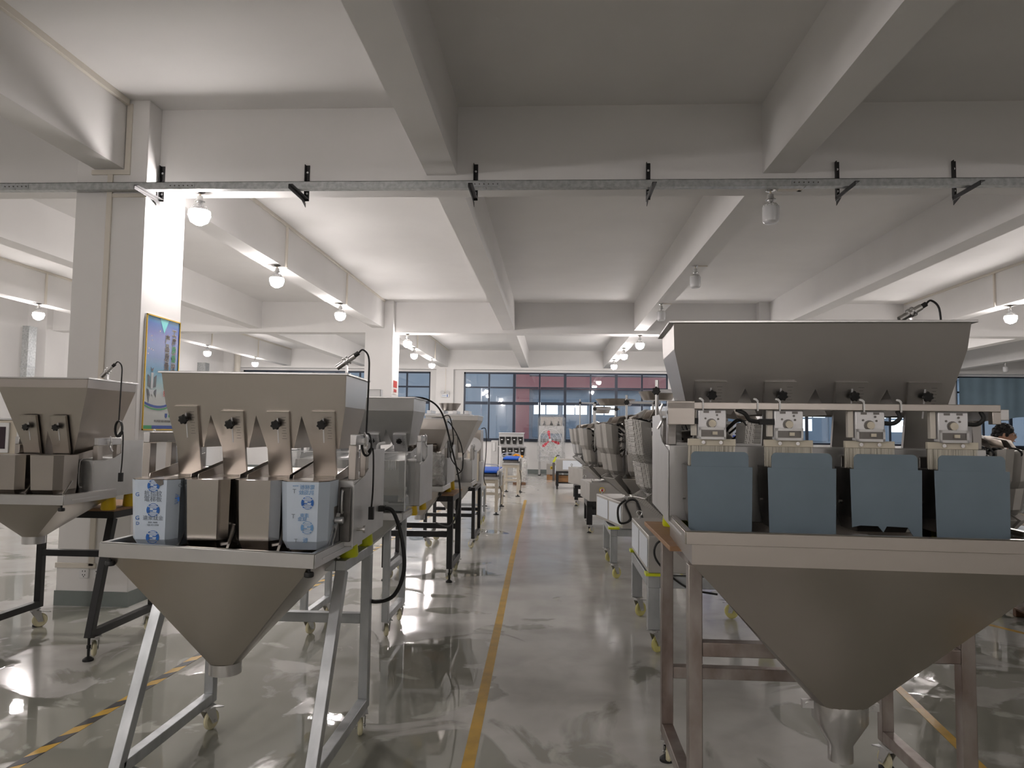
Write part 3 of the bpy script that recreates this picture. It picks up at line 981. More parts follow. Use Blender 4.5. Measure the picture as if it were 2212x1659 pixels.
def weigher(label, loc, rot, P, group=None):
    """linear weigher: feed hopper with chutes and slide gates, vibrator pans, weigh buckets, body, discharge funnel"""
    t = thing('linear_weigher', label, 'weigher', loc, rot, group)
    n = P['n']
    ms = P.get('steel', STEEL)
    zr, zm, zb, za = P['zr'], P['zm'], P['zb'], P['za']
    HX = [(zr, P['hx'][0]), (zm, P['hx'][1]), (zb, P['hx'][2])]
    YF = [(zr, P['yf'][0]), (zm, P['yf'][1]), (zb, P['yf'][2])]
    yb0, yb1 = P['yb']
    pitch = 2 * P['hx'][2] / n
    cw = pitch * P.get('cwf', .52)
    cs = [-P['hx'][2] + pitch * (i + .5) for i in range(n)]
    # --- hopper
    mb = MB()
    T = .003
    hx0, hx1 = P['hx'][0], P['hx'][1]
    yf0, yf1, yf2 = P['yf']
    mb.sheet([(-hx0, yf0, zr), (-hx1, yf1, zm), (hx1, yf1, zm), (hx0, yf0, zr)], T)
    mb.sheet([(-hx0, yb0, zr), (hx0, yb0, zr), (hx1, yb0, zm), (-hx1, yb0, zm)], T)
    for s in (-1, 1):
        mb.sheet([(s * hx0, yf0, zr), (s * hx1, yf1, zm), (s * hx1, yb0, zm), (s * hx0, yb0, zr)], T)
    outer = cs[-1] + cw / 2

    def panel(yfun):
        pts = [(-hx1, yfun(zm), zm), (hx1, yfun(zm), zm)]
        for i in range(n - 1, -1, -1):
            pts += [(cs[i] + cw / 2, yfun(zb), zb), (cs[i] - cw / 2, yfun(zb), zb)]
            if i:
                pts.append(((cs[i] + cs[i - 1]) / 2, yfun(za), za))
        return pts
    yff = lambda z: interp(YF, z)
    ybf = lambda z: yb0 + (yb1 - yb0) * (zm - z) / (zm - zb)
    mb.sheet(panel(yff), (0, T, 0))
    mb.sheet(panel(ybf), (0, T, 0))
    for s in (-1, 1):
        mb.sheet([(s * hx1, yf1, zm), (s * outer, yf2, zb), (s * outer, yb1, zb), (s * hx1, yb0, zm)], T)
    for i in range(n - 1):
        mx = (cs[i] + cs[i + 1]) / 2
        for s, cx in ((-1, cs[i] + cw / 2), (1, cs[i + 1] - cw / 2)):
            mb.sheet([(mx, yff(za), za), (cx, yf2, zb), (cx, yb1, zb), (mx, ybf(za), za)], T)
    hop = mb.build('feed_hopper', ms, t, ang=20)
    # rim
    rb = MB()
    f = P.get('flange', .014)
    rz0, rz1 = zr - .003, zr + .007
    rb.box(-hx0 - f, hx0 + f, yf0 - f, yf0 + .012, rz0, rz1).box(-hx0 - f, hx0 + f, yb0 - .012, yb0 + f, rz0, rz1)
    rb.box(-hx0 - f, -hx0 + .012, yf0, yb0, rz0, rz1).box(hx0 - .012, hx0 + f, yf0, yb0, rz0, rz1)
    rb.build('rim', STEELB, hop, .002)
    # --- slide gates
    gz0, gz1 = P['gate']
    gw = P.get('gw', .105)
    nrm = Vector((0, -(zm - zb), -(yf2 - yf1))).normalized()
    dn = Vector((0, yf2 - yf1, -(zm - zb))).normalized()
    goff = P.get('goff', .016)
    for i in range(n):
        dz = P.get('gdz', [0] * n)[i]
        p0 = Vector((cs[i], yff(gz0 + dz), gz0 + dz)) if gz0 + dz <= zm else Vector((cs[i], yf1, zm)) - dn * ((gz0 + dz - zm) / -dn.z) * -1
        if gz0 + dz > zm:
            p0 = Vector((cs[i], yf1, zm)) - dn * ((gz0 + dz - zm) / abs(dn.z))
        L = (gz0 - gz1) / abs(dn.z)
        c = p0 + dn * L / 2 + nrm * goff
        mb = MB().obox(c, (gw / 2, 0, 0), dn * L / 2, nrm * .002)
        for s in (-1, 1):
            mb.obox(c + Vector((s * gw / 2, 0, 0)) - nrm * .008, (.002, 0, 0), dn * L / 2, nrm * .010)
        mb.obox(c - dn * L / 2 - nrm * .008, (gw / 2, 0, 0), dn * .002, nrm * .01)
        g = mb.build('slide_gate', P.get('gatem', ms), t)
        kz = P.get('knobz', .075)
        kp = p0 + dn * kz + nrm * (goff + .002)
        kb = MB()
        star_knob(kb, kp, nrm, P.get('knobr', .021))
        kb.build('star_knob', RUBBER, g)
        sb = MB().obox(kp + dn * .035 + nrm * .0005, (.003, 0, 0), dn * .06, nrm * .0012)
        sb.build('slot', ALU, g)
        tk = MB()
        if P.get('ticks', True):
            for k in range(9):
                tk.obox(kp + dn * (-.03 + k * .013) + Vector((gw * .28, 0, 0)), (.007 if k % 2 else .011, 0, 0), dn * .0009, nrm * .0008)
            tk.build('scale_marks', STEELD, g)
    # --- vibrator pans
    py0, py1, pz, pw = P['pan']
    pm_ = None
    for i in range(n):
        if pm_ is None:
            mb = MB()
            mb.sheet([(-pw / 2, py0, pz), (pw / 2, py0, pz), (pw / 2, py1, pz + .03), (-pw / 2, py1, pz + .03)], .003)
            for s in (-1, 1):
                mb.sheet([(s * pw / 2, py0, pz), (s * pw / 2, py0 + .012, pz + .03), (s * pw / 2, py1, pz + .105), (s * pw / 2, py1, pz + .03)], (s * .0025, 0, 0))
            pm_ = mb.build('vibrator_pan', ms, t)
            pm_.location = (P['bc'][i], 0, 0)
        else:
            inst(pm_, t, (P['bc'][i], 0, 0))
    # --- weigh buckets
    bw, by, bd, bz0, bz1 = P['bucket']
    fm = bw * P.get('bface', .27)

    def ring(z, k, yo):
        a = bw / 2 * k
        g = fm * (1 if k == 1 else k)
        return [(-a, by + bd + yo * .2, z), (-a, by + bw * .22 + yo, z), (-g, by + yo, z), (g, by + yo, z), (a, by + bw * .22 + yo, z), (a, by + bd + yo * .2, z)]
    bmesh_ = MB().loft([ring(bz1, 1, 0), ring(bz0 + .05, .92, .012), ring(bz0, .80, .045)], True, False).mesh('weigh_bucket', 12)
    flap = MB()
    rr = ring(bz0 + .006, .78, .05)
    flap.sheet([(rr[1][0], rr[1][1], rr[1][2]), rr[2], rr[3], rr[4], (rr[5][0], rr[5][1], bz0 + .006), (rr[0][0], rr[0][1], bz0 + .006)], (0, 0, .004))
    hg = MB().cyl((-bw * .52, by + bd * .7, bz0 + .10), (bw * .52, by + bd * .7, bz0 + .10), .006, n=8)
    hg.bar((bw * .49, by + bd * .7, bz0 + .10), (bw * .44, by + bd * .3, bz0), .012, .004)
    bobs = []
    for i in range(n):
        o = bpy.data.objects.new('weigh_bucket', bmesh_)
        C.objects.link(o)
        o.parent = t
        o.location = (P['bc'][i], 0, 0)
        if not bmesh_.materials:
            bmesh_.materials.append(P.get('bsteel', ms))
        bobs.append(o)
        if i == 0:
            fo = flap.build('bucket_door', STEELD, o)
            ho = hg.build('hinge_rod', STEELB, o)
        else:
            inst(fo, o)
            inst(ho, o)
    # --- body
    x1 = P['bx']
    b0, b1, z0, z1 = P['body']
    bd_ = MB().box(-x1, x1, b0, b1, z0, z1).build('body', P.get('bodym', STEELG), t, .004)
    for s in (-1, 1):
        sp = MB().sheet([(s * x1, b0 - .01, z0), (s * x1, b0 - .01, z1 - .02), (s * x1, b0 + .22, z1 + .01), (s * x1, b0 + .30, z1 + .04), (s * x1, b0 + .30, z1 + .13), (s * x1, b1, z1 + .13), (s * x1, b1, z0)], (s * .004, 0, 0))
        sp.build('side_panel', P.get('sidem', STEELG), t)
        ps = MB().box(min(s * (x1 - .035), s * x1), max(s * (x1 - .035), s * x1), b0 + .03, b0 + .09, z1, P['post']).build('post', ms, t, .003)
        MB().box(min(s * (x1 - .03), s * x1), max(s * (x1 - .03), s * x1), b0 + .25, b0 + .30, z1, P['post']).build('post', ms, t, .003)
        MB().box(min(s * (x1 - .03), s * x1), max(s * (x1 - .03), s * x1), b0 + .03, b0 + .30, P['post'], P['post'] + .05).build('hopper_bracket', STEELB, t, .003)
        # toggle latch
        lt = MB().tube([(s * (x1 + .008), b0 + .15, P['post'] + .06), (s * (x1 + .02), b0 + .15, P['post'] + .03), (s * (x1 + .012), b0 + .15, P['post'] - .01), (s * (x1 + .03), b0 + .15, P['post'] - .045)], .006, 6, 4)
        lt.box(min(s * x1, s * (x1 + .015)), max(s * x1, s * (x1 + .015)), b0 + .135, b0 + .165, P['post'] + .01, P['post'] + .03)
        lt.build('toggle_latch', STEELB, t)
    # actuator plates on the front of the body, between the buckets
    for i in range(n):
        c = P['bc'][i]
        MB().box(c - bw * .36, c + bw * .36, b0 - .012, b0, z0 + .02, z1 - .03).build('actuator_plate', STEELD, t, .004)
        a = MB().cyl((c + bw * .2, b0 - .05, z0 + .12), (c + bw * .2, b0 - .012, z0 + .12), .012, n=10)
        a.cyl((c + bw * .12, b0 - .03, z0 + .18), (c + bw * .34, b0 - .03, z0 + .18), .007, n=8)
        a.tube([(c + bw * .42, b0 - .012, z0 + .08), (c + bw * .42, b0 - .045, z0 + .1), (c + bw * .42, b0 - .045, z0 + .24), (c + bw * .42, b0 - .012, z0 + .27)], .005, 6, 3)
        a.build('actuator_arm', STEELB, t)
    for s in (-1, 1):
        for y in P.get('fy', (b0 + .08, b1 - .08)):
            zf = P['zfoot']
            MB().lathe([(.045, zf), (.05, zf + .01), (.042, z0)], (s * (x1 - P.get('footin', .035)), y, 0), n=18).build('yellow_foot', P.get('padm', YPAD), t)
    # --- discharge funnel with its rim band
    if P.get('funnel'):
        F = P['funnel']
        fx, fy0, fy1, fz, fh = F['x'], F['y0'], F['y1'], F['z'], F['band']
        tl = F.get('tilt', 0)
        cx = F.get('cx', 0)
        M = Matrix.Translation((cx, (fy0 + fy1) / 2, fz)) @ Matrix.Rotation(F.get('rot', 0), 4, 'Z') @ Matrix.Rotation(tl, 4, 'Y')
        hy = (fy1 - fy0) / 2
        TF = lambda q: M @ Vector(q)
        rim = MB()
        for a, b in (((-fx, -hy), (fx, -hy)), ((fx, -hy), (fx, hy)), ((fx, hy), (-fx, hy)), ((-fx, hy), (-fx, -hy))):
            rim.sheet([(a[0], a[1], 0), (b[0], b[1], 0), (b[0], b[1], -fh), (a[0], a[1], -fh)], -.004)
            ia, ib = (a[0] * (1 - .02 / fx), a[1] * (1 - .02 / hy)), (b[0] * (1 - .02 / fx), b[1] * (1 - .02 / hy))
            rim.sheet([(a[0], a[1], 0), (b[0], b[1], 0), (ib[0], ib[1], 0), (ia[0], ia[1], 0)], .003)
        rim.v = [tuple(TF(q)) for q in rim.v]
        ro = rim.build('funnel_rim', P.get('rimm', STEELB if ms is not STEELG else STEELG), t, .002)
        for s in (-1, 1):
            gp = TF((s * (fx + .006), -hy + hy * .5, -fh * .45))
            gr = MB().bar(TF((s * (fx + .003), -hy * .75, -fh * .55)), TF((s * (fx + .003), hy * .3, -fh * .55)), .006, .006)
            gr.build('edge_bead', ALU, ro)
            if not F.get('knobs', True):
                continue
            kb = MB()
            kc = TF((s * (fx - .03), -hy + .03, -fh))
            kb.cyl(kc, kc + Vector((0, 0, -.02)), .006, n=8).lathe([(.018, -.02), (.02, -.024), (.02, -.036), (.016, -.04)], kc, n=14)
            kb.build('clamp_knob', RUBBER, t)
        # cone
        sk = F.get('skirt', .0)
        sx_, sy_, sz_ = F['spout']
        sr = F['sr']
        ins = .022
        N = 24
        rect = []
        circ = []
        for i in range(N):
            side, k = divmod(i, N // 4)
            u = k / (N // 4)
            cn = [(-1, -1), (1, -1), (1, 1), (-1, 1), (-1, -1)]
            x = cn[side][0] * (1 - u) + cn[side + 1][0] * u
            y = cn[side][1] * (1 - u) + cn[side + 1][1] * u
            rect.append((x * (fx - ins), y * (hy - ins)))
            a = R(-135) + i * 2 * PI / N
            circ.append((sx_ + sr * math.cos(a), sy_ + sr * math.sin(a), sz_))
        r0 = [TF((x, y, -fh)) for x, y in rect]
        rings = [r0]
        if sk:
            rings.append([TF((x, y, -fh - sk)) for x, y in rect])
        last = rings[-1]
        for k in (1,):
            rings.append([Vector(b) for a, b in zip(last, circ)])
        fo = MB().loft(rings, False, False).build('discharge_funnel', P.get('funm', ms), t, ang=25)
        so = F.get('spoutshape', 'ring')
        if so == 'ring':
            MB().lathe([(sr + .004, 0.004), (sr + .004, -.045), (sr - .004, -.045), (sr - .004, 0)], (sx_, sy_, sz_), n=28, cap0=False, cap1=False).build('spout_ring', STEELB, fo)
        else:
            q = MB().lathe([(sr + .006, .012), (sr + .006, -.055), (sr * .48, -.145), (sr * .48, -.205), (sr * .44, -.205), (sr * .44, -.14), (sr - .004, -.05)], (sx_, sy_, sz_), n=32, cap0=False, cap1=False)
            q.build('spout_reducer', STEELB, fo)
            for s in (-1, 1):
                e = MB().box(sx_ + s * sr, sx_ + s * (sr + .045), sy_ - .012, sy_ + .012, sz_ - .02, sz_ + .008) if s > 0 else MB().box(sx_ - sr - .045, sx_ - sr, sy_ - .012, sy_ + .012, sz_ - .02, sz_ + .008)
                e.cyl((sx_ + s * (sr + .028), sy_ - .02, sz_ - .005), (sx_ + s * (sr + .028), sy_ + .02, sz_ - .005), .009, n=10)
                e.build('clamp_ear', STEELB, fo)
    return t, bobs, hop


def globe_logo(parent, x, y, z, r, m):
    """round printed mark: ring segments with two hooked bars"""
    mb = MB()
    Y = y

    def arc(a0, a1, r0, r1, k=10):
        o_ = [(x + r1 * math.cos(a0 + (a1 - a0) * i / k), Y, z + r1 * math.sin(a0 + (a1 - a0) * i / k)) for i in range(k + 1)]
        i_ = [(x + r0 * math.cos(a0 + (a1 - a0) * i / k), Y, z + r0 * math.sin(a0 + (a1 - a0) * i / k)) for i in range(k, -1, -1)]
        mb.sheet(o_ + i_, (0, -.0006, 0))
    arc(R(-32), R(32), r * .58, r)
    arc(R(148), R(212), r * .58, r)
    for a in (40, 118, 220, 298):
        arc(R(a), R(a + 18), r * .86, r, 5)
    for a in (64, 244):
        arc(R(a), R(a + 48), r * .93, r, 6)
    mb.box(x, x + r * .62, Y - .0006, Y, z + r * .05, z + r * .2)
    mb.box(x - r * .62, x - r * .02, Y - .0006, Y, z - r * .2, z - r * .05)
    for s in (-1, 1):
        mb.tube([(x - r * .6, Y, z + s * r * .5), (x, Y, z + s * r * .36), (x + r * .6, Y, z + s * r * .5)], r * .02, 4, 3)
        mb.tube([(x - r * .45, Y, z + s * r * .72), (x, Y, z + s * r * .6), (x + r * .45, Y, z + s * r * .72)], r * .02, 4, 3)
    return mb.build('globe_mark', m, parent)


# ------------------------------------------------------------------ four head weigher left of the aisle
stand('grey galvanised stand with splayed front legs under the four head weigher', (0, 0, 0), 0, -1.80, -.975, 3.40, 3.87, .985, GALV,
      yfb=3.02, zb=.14, rails=(('r', .60),), turn=.3)
PM1 = dict(n=4, zr=1.85, zm=1.70, zb=1.50, za=1.66, hx=(.435, .425, .434), yf=(-.11, -.075, -.025), yb=(.37, .30), cwf=.585,
           gate=(1.675, 1.345), gw=.105, bface=.33, gdz=[.02, 0, 0, .003], knobz=.055, pan=(-.24, .34, 1.355, .185), bc=[-.315, -.095, .128, .335],
           bucket=(.205, -.40, .19, 1.065, 1.372), bsteel=POLISH, footin=.06, bx=.498, body=(-.16, .56, 1.06, 1.36), post=1.52, zfoot=.985, fy=(0.02, .37),
           padm=YGREEN,
           funnel=dict(x=.458, y0=-.50, y1=.17, z=1.098, band=.058, tilt=R(1.5), rot=R(-4), cx=-.003, spout=(-.05, -.19, .545), sr=.066))
m1, mb1, hop1 = weigher('four head linear weigher of brushed steel with two buckets in blue printed film', (-1.41, 3.45, 0), R(2.5), PM1)
sensor(m1, .40, .05, 1.86, .62, True, .40, 1)
# power cable out of the side panel
cb = MB().box(.50, .535, .42, .47, 1.155, 1.185)
cb.tube([(.53, .445, 1.17), (.58, .44, 1.15), (.63, .42, 1.02), (.65, .40, .85), (.60, .40, .72), (.50, .42, .68), (.42, .43, .70)], .011, 8, 6)
cb.build('power_cable', RUBBER, m1)
MB().cyl((.50, -.09, 1.13), (.54, -.09, 1.13), .008, n=10).cyl((.532, -.09, 1.13), (.542, -.09, 1.13), .017, n=12).build('side_screw', STEELB, m1)
ab = MB().box(.442, .492, -.19, -.172, 1.085, 1.33).build('latch_plate', STEELD, m1, .004)
MB().tube([(.458, -.192, 1.22), (.458, -.215, 1.225), (.458, -.215, 1.31), (.458, -.192, 1.315)], .005, 8, 4).build('latch_handle', STEELB, ab)
lv = MB().bar((.452, -.24, 1.22), (.43, -.30, 1.06), .016, .006)
lv.cyl((.44, -.25, 1.19), (.475, -.25, 1.19), .016, n=12)
lv.sheet([(.437, -.27, 1.25), (.437, -.20, 1.25), (.437, -.22, 1.18), (.437, -.25, 1.18)], .006)
lv.build('release_lever', STEELB, ab)
for i, mir in ((0, False), (3, True)):
    b = mb1[i]
    bw, by, bd, bz0, bz1 = PM1['bucket']
    e = .003

    def rg(z, k, yo):
        a = bw / 2 * k + e
        g = bw * .33 * k
        return [(-a, by + bd, z), (-a, by + bw * .22 + yo, z), (-g - .001, by + yo - e, z), (g + .001, by + yo - e, z), (a, by + bw * .22 + yo, z), (a, by + bd, z)]
    zt = bz1 - .004
    r0, r1, r2_ = rg(zt, 1, 0), rg(bz0 + .05, .92, .012), rg(bz0 + .012, .82, .040)
    fm_ = MB()
    for k in range(5):
        lo = [r1[k + 1], r1[k]]
        fm_.add([r0[k], r0[k + 1], r1[k + 1], r1[k], r2_[k + 1], r2_[k]], [(0, 1, 2, 3), (3, 2, 4, 5)])
    film = fm_.build('protective_film', FILMP, b, ang=12)
    slope = .012 / (bz1 - bz0 - .05)
    yz = lambda z: by - e - .0012 + max(0, (bz1 - z)) * slope
    rt_ = (PI / 2 + slope, 0, 0)
    if not mir:
        for zz_, rr_ in ((1.352, .026), (1.240, .028), (1.125, .028)):
            globe_logo(b, .012, yz(zz_) - .0008, zz_ if zz_ < 1.34 else 1.343, rr_, INK)
        MB().sheet([(.012, yz(1.37) - .002, 1.370), (.052, yz(1.37) - .002, 1.370), (.054, yz(1.34) - .002, 1.35), (.040, yz(1.34) - .002, 1.343), (.027, yz(1.34) - .002, 1.352)], (0, -.0004, 0)).build('film_tear', STEELD, b)
        text('抗指紋\n電梯板', .026, INKG, b, (.010, yz(1.297), 1.297), rt_, space=.9)
        text('遠東鈦金', .022, INKG, b, (.012, yz(1.205), 1.205), rt_)
        text('ISO  9001', .010, INKG, b, (.012, yz(1.187), 1.187), rt_)
        text('TEL:02-2298', .010, INKG, b, (.012, yz(1.176), 1.176), rt_)
        text('G', .024, INK, b, (-.057, yz(1.305), 1.305), rt_)
        text('G', .026, INK, b, (-.055, yz(1.205), 1.205), rt_)
        text('D', .020, INK, b, (-.053, yz(1.182), 1.182), rt_)
        text('TIKING', .024, INKG, b, (.081, by + .024, 1.342), (PI / 2, 0, R(39)))
        globe_logo(b, .0, 0, 0, .022, INK).location = (.088, by + .032, 1.285)
    else:
        for zz_, mk in ((1.28, INK), (1.175, INKL)):
            globe_logo(b, .022, yz(zz_) - .0008, zz_, .027, mk)
        for s_, sz_, xx, zz_, mk in (('電梯板', .022, .02, 1.345, INKL), ('抗指紋', .022, .016, 1.322, INKL), ('遠東', .020, .01, 1.225, INKL), ('鈦金', .02, .0, 1.21, INKL), ('T', .026, -.035, 1.328, INKG), ('T', .026, -.038, 1.222, INKG), ('www', .012, -.03, 1.352, INKL), ('T', .024, -.025, 1.118, INKG), ('板', .024, .015, 1.12, INKL)):
            text(s_, sz_, mk, b, (xx, yz(zz_), zz_), (PI / 2 + slope, PI, 0) if False else rt_, sx=-1)
        text('KING', .020, INK, b, (.078, by + .022, 1.35), (PI / 2, 0, R(39)), sx=-1)
        text('GOLD', .018, INK, b, (.076, by + .028, 1.255), (PI / 2, 0, R(39)), sx=-1)

# ------------------------------------------------------------------ two head weigher on the black table
stand('black painted stand with plywood top under the two head weigher', (0, 0, 0), 0, -4.06, -3.13, 5.08, 5.66, .985, BLACK,
      yfb=4.88, zb=.15, rails=(('r', .58),), board=(-4.09, -3.10, 5.05, 5.69, .02), feet=(1, 1, 1, 0), turn=.7)
PM2 = dict(n=2, zr=1.90, zm=1.84, zb=1.40, za=1.56, hx=(.305, .30, .20), goff=.03, yf=(-.40, -.40, -.29), yb=(.17, .10), cwf=.62,
           gate=(1.66, 1.36), gw=.105, gdz=[0, 0], knobz=.07, ticks=False, pan=(-.40, .1, 1.36, .16), bc=[-.13, .12],
           bucket=(.225, -.54, .2, 1.13, 1.40), bface=.34, bx=.29, body=(-.26, .32, 1.10, 1.36), post=1.46, zfoot=1.005, fy=(-.02, .25),
           funnel=dict(x=.315, y0=-.60, y1=-.04, z=1.155, band=.06, spout=(-.05, -.33, .86), sr=.065))
m2, mb2, hop2 = weigher('two head linear weigher on the black table before the near column', (-3.36, 5.0, 0), R(1), PM2)
sensor(m2, .27, -.13, 1.905, .75, True, .40, 1)
un = thing('feeder_unit', 'beige feeder unit with white framed windows beside the two head weigher', 'feeder', (-3.93, 5.33, 1.005))
MB().box(-.16, .16, -.2, .25, 0, .62).build('housing', CREAM, un, .006)
for x in (-.08, .07):
    f = MB().box(x - .045, x + .045, -.215, -.2, .38, .60).build('window_frame', WHITE, un, .003)
    MB().box(x - .022, x + .022, -.218, -.215, .41, .57).build('window_pane', mat('dim_glass', '#3d3038', .1), f)
MB().box(-.17, .17, -.21, .26, .62, .635).build('lid', ALU, un, .003)

# ------------------------------------------------------------------ big four head weigher with brushes, right of the aisle
stand('tall stained steel stand under the big brush weigher', (0, 0, 0), 0, .575, 1.62, 3.0, 3.70, 1.13, RUSTY, tw=.055, zb=.13,
      rails=(('f', .745), ('r', .43)), feet=(1, 1, 1, 1), board=(.47, .68, 2.95, 3.75, .02), turn=.2)
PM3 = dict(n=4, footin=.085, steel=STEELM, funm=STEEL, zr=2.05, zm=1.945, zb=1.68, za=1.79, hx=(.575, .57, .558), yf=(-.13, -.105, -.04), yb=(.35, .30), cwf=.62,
           gate=(1.815, 1.53), gw=.125, knobz=.05, knobr=.019, pan=(-.24, .3, 1.44, .20), bc=[-.44, -.15, .14, .43], flange=.02,
           bucket=(.225, -.40, .19, 1.25, 1.478), bface=.46, bsteel=STEELD, bx=.60, body=(-.17, .55, 1.25, 1.55), post=1.66, zfoot=1.15, fy=(.0, .45),
           padm=YGREEN, rimm=STEEL,
           funnel=dict(x=.60, y0=-.63, y1=.10, z=1.268, band=.042, skirt=.07, knobs=False, cx=.01, spout=(.02, -.25, .60), sr=.092, spoutshape='reducer'))
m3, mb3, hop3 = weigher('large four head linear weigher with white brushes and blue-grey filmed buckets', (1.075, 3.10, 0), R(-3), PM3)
sensor(m3, .46, .12, 2.06, .55, False, .1, 1)
for i, b in enumerate(mb3):
    wl = .113 + .003 * i
    y = -.40 - .004
    z0, z1, z2 = 1.242, 1.478, 1.532
    tw_ = wl - .010
    c = .014
    body = MB().sheet([(-wl, y, z0), (wl, y, z0), (wl + .004, y, z1), (-wl - .004, y, z1)], (0, -.003, 0))
    if i == 2:
        body = MB().sheet([(-wl, y, z0 + .028), (-wl + .03, y, z0 + .035), (-.03, y, z0 + .034), (-.012, y, z0 + .012), (.0, y, z0 + .034), (.07, y, z0 + .032), (.09, y, z0), (wl, y, z0), (wl + .004, y, z1), (-wl - .004, y, z1)], (0, -.003, 0))
    fo = body.build('film_coated_plate', FILMB, b, .001)
    MB().sheet([(-tw_, y + .001, z1), (tw_, y + .001, z1), (tw_, y + .001, z2 - c), (tw_ - c * .4, y + .001, z2 - c * .3), (tw_ - c, y + .001, z2), (-tw_ + c, y + .001, z2), (-tw_ + c * .4, y + .001, z2 - c * .3), (-tw_, y + .001, z2 - c)], (0, -.003, 0)).build('bent_tab', FILMB, b)
# brush rail
rl = MB().box(-.62, .565, -.345, -.315, 1.69, 1.716).box(.535, .565, -.345, -.315, 1.645, 1.69).box(-.62, -.52, -.345, -.30, 1.63, 1.72).build('brush_rail', STEEL, m3, .002)
for s in (-1, 1):
    MB().box(min(s * .60, s * .57), max(s * .60, s * .57), -.33, -.10, 1.66, 1.70).build('rail_arm', STEELB, m3, .002)
for i, x in enumerate((-.455, -.175, .115, .405)):
    hb = thing  # (kept flat: each unit is a part with its own pieces)
    mb = MB().box(x - .052, x + .052, -.335, -.295, 1.578, 1.688)
    u = mb.build('brush_unit', ALU, m3, .004)
    d = MB()
    d.box(x - .045, x + .045, -.338, -.335, 1.582, 1.618)
    d.build('slide_window', STEELD, u)
    d = MB().box(x - .05, x + .05, -.343, -.338, 1.612, 1.622).box(x - .05, x + .05, -.343, -.338, 1.576, 1.586).box(x - .05, x - .042, -.343, -.338, 1.576, 1.622).box(x + .042, x + .05, -.343, -.338, 1.576, 1.622)
    d.build('slide_frame', STEELG, u)
    d = MB().cyl((x, -.345, 1.636), (x, -.334, 1.636), .014, n=14)
    d.build('cam_wheel', BRUSHBK, u)
    d = MB().cyl((x - .003, -.337, 1.636), (x - .003, -.3345, 1.636), .019, n=14)
    for a, z in ((-.025, 1.655), (.018, 1.668), (.022, 1.653)):
        d.cyl((x + a, -.338, z), (x + a, -.334, z), .004, n=8)
    d.box(x - .032, x - .012, -.338, -.334, 1.676, 1.684).box(x + .012, x + .032, -.338, -.334, 1.676, 1.684)
    d.build('screw_holes', STEELD, u)
    MB().box(x - .0, x + .018, -.346, -.338, 1.594, 1.606).build('slider', BRUSHBK, u)
    MB().box(x - .075, x - .055, -.325, -.30, 1.59, 1.69).build('side_plate', PVC, u, .002)
    hd = MB().box(x - .088, x + .088, -.33, -.31, 1.552, 1.578).build('brush_back', BRUSHBK, m3, .002)
    sc_ = MB()
    for s in (-1, 1):
        sc_.cyl((x + s * .032, -.335, 1.565), (x + s * .032, -.33, 1.565), .007, n=10)
    sc_.build('screws', CHROME, hd)
    br = MB()
    n_b = 44
    for k in range(n_b):
        bx = x - .084 + k * .168 / (n_b - 1)
        for yy in (-.327, -.313):
            dx = random.uniform(-.003, .003)
            br.add([(bx - .0015, yy, 1.553), (bx + .0015, yy, 1.553), (bx + dx + .0013, yy + random.uniform(-.004, .002), 1.478), (bx + dx - .0013, yy + random.uniform(-.004, .002), 1.478)], [(0, 1, 2, 3)])
    br.box(x - .084, x + .084, -.322, -.316, 1.48, 1.553)
    bo = br.build('bristles', BRISTLE, hd)
    bo['kind'] = 'stuff'
    # cable of the brush motor
    if i in (0, 1):
        MB().box(x - .105, x - .052, -.335, -.312, 1.634, 1.656).tube([(x - .105, -.325, 1.645), (x - .14, -.33, 1.65), (x - .16, -.335, 1.675), (x - .15 - .04 * i, -.325, 1.69)], .008, 8, 5).build('motor_cable', RUBBER, u)
    else:
        MB().tube([(x + .052, -.325, 1.645), (x + .085, -.33, 1.645), (x + .105, -.335, 1.665), (x + .10, -.325, 1.69)], .008, 8, 5).build('motor_cable', RUBBER, u)
for x in (-.49, -.29, -.21, .09, .22):
    MB().tube([(x, -.348, 1.72), (x - .006, -.35, 1.727), (x - .012, -.34, 1.73)], .004, 5, 3).tube([(x, -.349, 1.685), (x, -.350, 1.705), (x, -.348, 1.72)], .003, 5, 3).build('cable_tie', WHITE, m3)
# low cable slung under the stand
tag(MB().tube([(1.62, 3.62, .72), (1.60, 3.66, .56), (1.50, 3.68, .47), (1.40, 3.68, .53), (1.30, 3.66, .72)], .008, 6, 6).build('hanging_cable', RUBBER), 'black cable sagging between the legs of the tall stained stand', 'cable')

# ------------------------------------------------------------------ more linear weighers down the left row
stand('galvanised stand on cream casters behind the four head weigher', (0, 0, 0), 0, -1.88, -1.25, 5.56, 6.16, .93, GALV, zb=.14, midrail=.52, turn=.4)
PM4 = dict(PM1)
PM4.update(zr=1.84, zm=1.74, zb=1.47, za=1.60, hx=(.455, .45, .434), yf=(-.30, -.28, -.12), yb=(.24, .18), gate=(1.56, 1.43), gw=.10, knobz=.04, gdz=[0] * 4, steel=STEELG,
           pan=(-.35, .2, 1.36, .17), bucket=(.19, -.46, .18, 1.05, 1.36), bc=[-.325, -.108, .108, .325], body=(-.2, .38, 1.0, 1.34), post=1.50, zfoot=.93, fy=(-.2, .2), padm=YPAD, gatem=ALU,
           funnel=dict(x=.45, y0=-.60, y1=.05, z=.985, band=.05, cx=0, spout=(0, -.26, .62), sr=.06))
m4, mb4, hop4 = weigher('grey four head linear weigher with a clear acrylic front guard', (-1.53, 5.88, 0), 0, PM4)
mb = MB()
mb.box(-.46, .46, -.585, -.580, 1.0, 1.42).box(.455, .46, -.58, -.22, 1.0, 1.42).box(-.46, -.455, -.58, -.22, 1.0, 1.42).box(-.46, .46, -.58, -.22, 1.42, 1.425)
mb.build('acrylic_guard', ACRYL, m4)
fr = MB()
